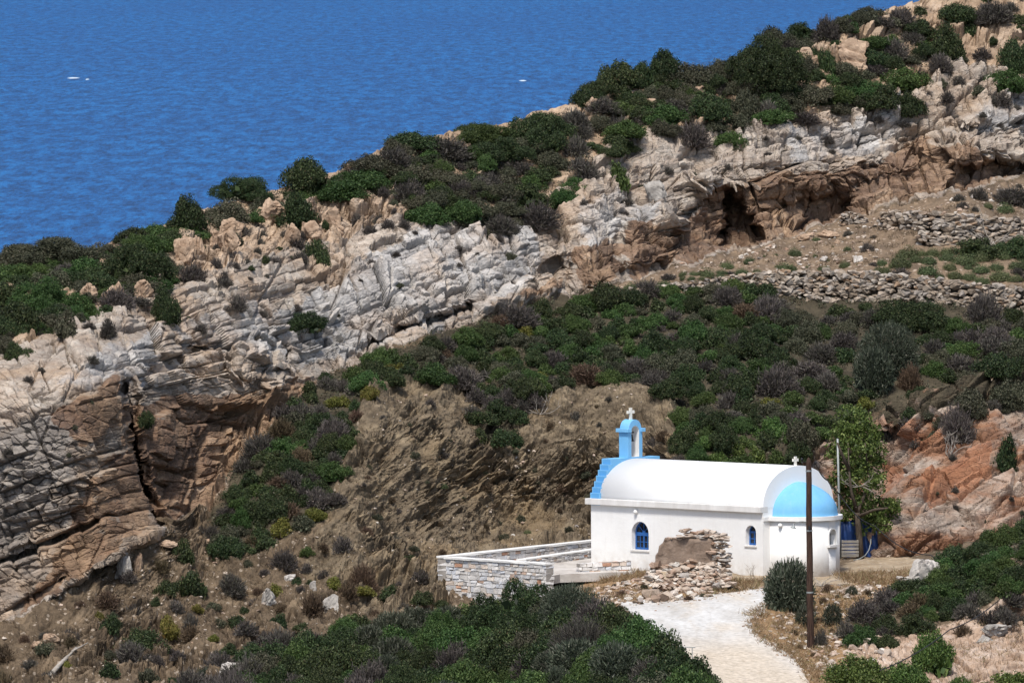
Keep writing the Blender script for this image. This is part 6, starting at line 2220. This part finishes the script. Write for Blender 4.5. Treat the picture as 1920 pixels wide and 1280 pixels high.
# terraces
fill([(1640, 490), (1690, 462), (1800, 468), (1990, 480), (1990, 530), (1780, 516), (1660, 508)], 'on the terrace above the long dry stone wall', [('C', 7), ('P', 2.5)], 30, 56, 0.62, 52, None, (0.42, 0.6), 0.25)
fill([(1160, 536), (1290, 508), (1400, 502), (1440, 506), (1300, 524), (1180, 540)], 'on the terrace rim near the cave', [('C', 5), ('P', 1)], 22, 44, 0.7, 26, None, (0.4, 0.6), 0.3)
fill([(1400, 480), (1640, 420), (1640, 500), (1450, 506)], 'on the bare terrace below the cliff', [('C', 4), ('T', 2)], 10, 24, 2.0, 20, None, (0.45, 0.7), 0.6)
fill([(1780, 370), (1990, 330), (1990, 400), (1800, 392)], 'on the top terrace at far right', [('C', 2), ('P', 3)], 18, 40, 1.0, 16, None, (0.45, 0.7), 0.4)
# the big foreground thicket
for px, py, w, h, c, lab in [
        (985, 1130, 150, 110, 'D', 'topmost dark bush of the foreground thicket, hiding the terrace wall'),
        (1070, 1140, 130, 100, 'B', 'grey green wispy bush right of the topmost thicket bush'),
        (900, 1160, 140, 100, 'D', 'dark bush at the left shoulder of the thicket below the terrace wall'),
        (1150, 1170, 120, 90, 'D', 'dark green bush at the right shoulder of the thicket'),
        (1200, 1195, 110, 90, 'G', 'brighter green bush in the right part of the thicket'),
        (1240, 1230, 120, 100, 'D', 'dark bush at the roadside end of the thicket'),
        (1295, 1262, 100, 70, 'D', 'low dark bush at the bottom right end of the thicket beside the road'),
        (820, 1195, 130, 90, 'G', 'green bush of the thicket just left of the masonry corner foot'),
        (740, 1185, 110, 70, 'B', 'pale grey green wispy bush left of the terrace wall foot'),
        (690, 1200, 90, 60, 'B', 'pale wispy bush at the upper left of the thicket'),
        (780, 1180, 90, 60, 'B', 'wispy grey green bush touching the masonry corner foot')]:
    plant(px, py, w, h, c, lab, KIND[c][1] + 's of the headland')
NCAT = len(placed)
fill([(420, 1285), (520, 1222), (640, 1185), (720, 1165), (820, 1180), (900, 1150), (1000, 1125), (1120, 1150), (1220, 1200), (1300, 1265), (1310, 1340), (400, 1340)], 'in the foreground thicket along the bottom edge', [('M', 6.5), ('P', 1.1), ('B', 0.8), ('G', 2.4), ('O', 1.0)], 66, 124, 0.34, 170, None, (0.6, 0.8), 0.10)
fill([(340, 1290), (480, 1210), (600, 1190), (540, 1250), (440, 1290)], 'at the sparse left end of the foreground thicket', [('P', 4), ('D', 3), ('B', 1)], 44, 80, 0.5, 26, None, (0.6, 0.8), 0.25)
# slope to the right
RS = [(1560, 1190), (1600, 1140), (1690, 1095), (1800, 1052), (1930, 990), (2050, 950), (2050, 1080), (1920, 1100), (1800, 1125), (1700, 1160), (1640, 1205), (1580, 1210)]
fill([(1690, 1095), (1740, 1070), (1800, 1036), (1930, 972), (2050, 920), (2050, 1060), (1920, 1090), (1760, 1120)], 'matted over the slope right of the yard', [('G', 5), ('M', 5)], 56, 90, 0.42, 72, None, (0.5, 0.65), 0.2)
fill([(1600, 1150), (1690, 1105), (1760, 1120), (1900, 1095), (1800, 1140), (1700, 1170), (1640, 1205), (1600, 1205)], 'on the lower verge slope right of the pole', [('G', 3), ('M', 4), ('P', 2), ('R', 0.6)], 44, 72, 0.48, 44, None, (0.55, 0.7), 0.2)
fill([(1780, 1140), (1930, 1090), (2050, 1060), (2050, 1120), (1800, 1175)], 'above the bottom right rocks', [('P', 5), ('R', 1.5), ('O', 2)], 36, 60, 0.6, 20, None, (0.5, 0.7), 0.25)
for px, py, w, h, c, lab in [
        (1600, 1262, 120, 76, 'F', 'light green large leaved shrub at the bottom edge beside the road'),
        (1700, 1262, 110, 80, 'F', 'light green large leaved shrub at the bottom edge, middle one'),
        (1755, 1225, 90, 90, 'F', 'tallest light green large leaved shrub in front of the bottom right rocks'),
        (1800, 1275, 70, 50, 'F', 'small light green shrub at the foot of the bottom right rocks'),
        (1895, 1268, 110, 60, 'F', 'light green shrub in the bottom right corner'),
        (1650, 1283, 70, 40, 'F', 'low light green shrub between two larger ones at the bottom edge')]:
    plant(px, py, w, h, c, lab, KIND[c][1] + 's of the headland')
# lower left slope and the bank
fill([(150, 1130), (300, 1010), (400, 1060), (620, 1010), (700, 1080), (640, 1180), (480, 1200), (330, 1280), (0, 1280), (0, 1220)], 'thinly spread over the bare lower left slope', [('T', 4), ('O', 2), ('R', 3), ('Y', 0.5), ('D', 2.5), ('P', 2)], 20, 66, 1.0, 56, None, (0.55, 0.85), 0.45)
fill([(650, 900), (700, 760), (880, 720), (1000, 800), (1100, 740), (1270, 800), (1100, 1010), (860, 1030), (800, 1140), (700, 1140)], 'on the bare eroded bank left of the chapel', [('O', 2), ('T', 3), ('R', 2), ('C', 0.6)], 10, 26, 1.7, 62, None, (0.5, 0.8), 0.6)
fill([(700, 1090), (760, 1060), (830, 1060), (830, 1150), (700, 1160)], 'on the slope just left of the terrace wall', [('D', 2), ('R', 3), ('P', 2)], 22, 48, 0.9, 12, None, (0.6, 0.9), 0.35)
fill([(1620, 820), (1720, 760), (1990, 690), (1990, 720), (1760, 790), (1640, 840)], 'along the top of the red outcrop', [('O', 3), ('P', 3), ('D', 1)], 26, 52, 0.8, 20, outc, (0.5, 0.8), 0.3)
fill([(1700, 860), (1990, 760), (1990, 960), (1780, 1000), (1700, 960)], 'in cracks of the red outcrop', [('T', 3), ('O', 2)], 10, 24, 2.0, 14, outc, (0.5, 0.8), 0.5)
fill([(1510, 1110), (1600, 1090), (1640, 1100), (1560, 1180), (1530, 1230), (1480, 1200)], 'on the stony verge around the pole', [('T', 2), ('R', 3), ('B', 1)], 12, 26, 1.2, 22, None, (0.6, 0.9), 0.4)
fill([(1110, 1090), (1210, 1080), (1380, 1092), (1400, 1104), (1330, 1116), (1200, 1128)], 'growing between the fallen stones of the ruin', [('O', 2), ('R', 3), ('P', 1)], 10, 28, 1.3, 16, None, (0.5, 0.8), 0.4)

# ------------------------------------------------------------------ fig tree beside the chapel
FB = pt(1613, 1046, 450.9)
fig = empty('fig_tree', FB, 'light green fig tree with a dark trunk between the apse and the red outcrop', 'tree')
tr = Pile()


def L3(px, py, y):
    return pt(px, py, y) - FB


tr.tube([Vector((0, 0, -0.3)), L3(1612, 1015, 450.8), L3(1609, 985, 450.7), L3(1607, 960, 450.6)], [0.17, 0.14, 0.12, 0.10], 10)
for path in ([(1607, 960, 450.6), (1596, 920, 450.3), (1592, 880, 450.4), (1590, 830, 450.8)], [(1607, 962, 450.6), (1622, 925, 451.0), (1628, 880, 451.2), (1622, 830, 451.0)], [(1608, 968, 450.6), (1640, 955, 450.4), (1665, 952, 450.2)], [(1592, 880, 450.4), (1578, 850, 450.2), (1570, 830, 450.0)]):
    tr.tube([L3(*p) for p in path], [0.09, 0.06, 0.04, 0.02][:len(path)], 8)
tr.build('trunk', M_TRUNK, fig, True)
rng = np.random.default_rng(5)
Q = []
for px, py, rp_x in [(1602, 795, 34), (1580, 818, 26), (1622, 815, 30), (1640, 845, 22), (1575, 850, 24), (1605, 845, 38), (1632, 875, 28), (1590, 888, 30), (1615, 905, 30), (1645, 905, 18), (1585, 932, 22), (1612, 950, 30), (1640, 955, 28), (1665, 962, 24), (1590, 965, 20), (1625, 985, 20), (1655, 985, 18), (1675, 948, 14), (1568, 905, 16)]:
    c = L3(px, py, 451.7 + rng.uniform(-0.6, 0.7))
    rr = rp_x * 450 / F
    ns = int(64 * (rr / 0.5) ** 2)
    for dd in rdir(ns, rng, -0.8):
        p = np.array(c[:]) + dd * rr * rng.uniform(0.5, 1.15)
        Q.append(leaves_on(p, 0.13, 11, 0.125, rng, -0.7, 0.6, 0.5))
V_ = np.concatenate(Q)
mesh_from('crown', V_, np.arange(len(V_)).reshape(-1, 4), LEAF['fig'], False, fig)


# ------------------------------------------------------------------ ground cover
def blades(polys, where, leaf, name, hmin, hmax, wid, upw, g=None):
    rng = np.random.default_rng(len(where))
    Q = []
    for poly, n in polys:
        for i in range(n):
            px, py = in_poly(poly)
            b0 = np.array((g or hill)(px, py)[:])
            k2 = 9
            d = rng.normal(size=(k2, 3)) * np.array([1, 1, 0.3]) + np.array([0, 0, upw])
            d /= np.linalg.norm(d, axis=1, keepdims=True)
            ln = rng.uniform(hmin, hmax, (k2, 1))
            st_ = b0 + rng.normal(size=(k2, 3)) * np.array([0.12, 0.12, 0.01])
            sd_ = np.cross(d, rng.normal(size=(k2, 3)))
            sd_ /= np.linalg.norm(sd_, axis=1, keepdims=True)
            Q.append(np.stack([st_ - sd_ * wid, st_ + sd_ * wid, st_ + d * ln + sd_ * wid * 0.3, st_ + d * ln - sd_ * wid * 0.3], 1).reshape(-1, 3))
    V_ = np.concatenate(Q)
    o = mesh_from(name, V_, np.arange(len(V_)).reshape(-1, 4), LEAF[leaf], False)
    return tag(o, where, name.replace('_', ' '), None, 'stuff')


blades([([(1085, 1076), (1210, 1072), (1230, 1082), (1110, 1095)], 260), ([(1370, 1088), (1430, 1088), (1420, 1104), (1330, 1114)], 200), ([(1440, 1170), (1520, 1110), (1640, 1095), (1560, 1200), (1560, 1280), (1500, 1240)], 560), ([(1560, 1075), (1700, 1070), (1720, 1085), (1600, 1098)], 300), ([(1400, 1150), (1445, 1120), (1455, 1130), (1425, 1165), (1440, 1190), (1520, 1245), (1555, 1300), (1535, 1300), (1490, 1240), (1410, 1192)], 240),
        ([(1100, 1100), (1330, 1105), (1330, 1122), (1120, 1130)], 120), ([(1740, 1180), (1920, 1130), (1920, 1280), (1740, 1280)], 120)], 'straw coloured dry grass round the yard, the ruin and the road verge', 'grass', 'dry_grass', 0.12, 0.34, 0.012, 1.0)
blades([([(150, 1130), (300, 1010), (620, 1000), (820, 1050), (820, 1160), (480, 1210), (0, 1285)], 1100), ([(700, 760), (1260, 780), (1100, 1030), (860, 1050), (660, 980)], 600), ([(1300, 500), (1640, 420), (1920, 350), (1920, 400), (1640, 500)], 300)], 'sparse brown withered grass on the bare slopes', 'rusty', 'withered_grass', 0.10, 0.28, 0.012, 0.9)
rng = np.random.default_rng(77)
Q = []
for poly, n in [(VALLEY, 5200), (CR, 2600), ([(420, 1285), (520, 1215), (660, 1180), (820, 1190), (1000, 1130), (1120, 1170), (1230, 1220), (1300, 1285), (1300, 1380), (400, 1380)], 1300), (RS, 900)]:
    for i in range(n):
        px, py = in_poly(poly)
        if fbm(np.array([px / 50.0]), np.array([py / 30.0]), 70, 2)[0] < -0.12:
            continue
        b0 = np.array(hill(px, py)[:])
        Q.append(leaves_on(b0 + np.array([0, 0, 0.08]), 0.20, 9, 0.10, rng, -0.1, 0.6, 0.6))
V_ = np.concatenate(Q)
tag(mesh_from('undergrowth', V_, np.arange(len(V_)).reshape(-1, 4), LEAF['olive'], False), 'low olive green ground cover between the shrubs', 'undergrowth', None, 'stuff')
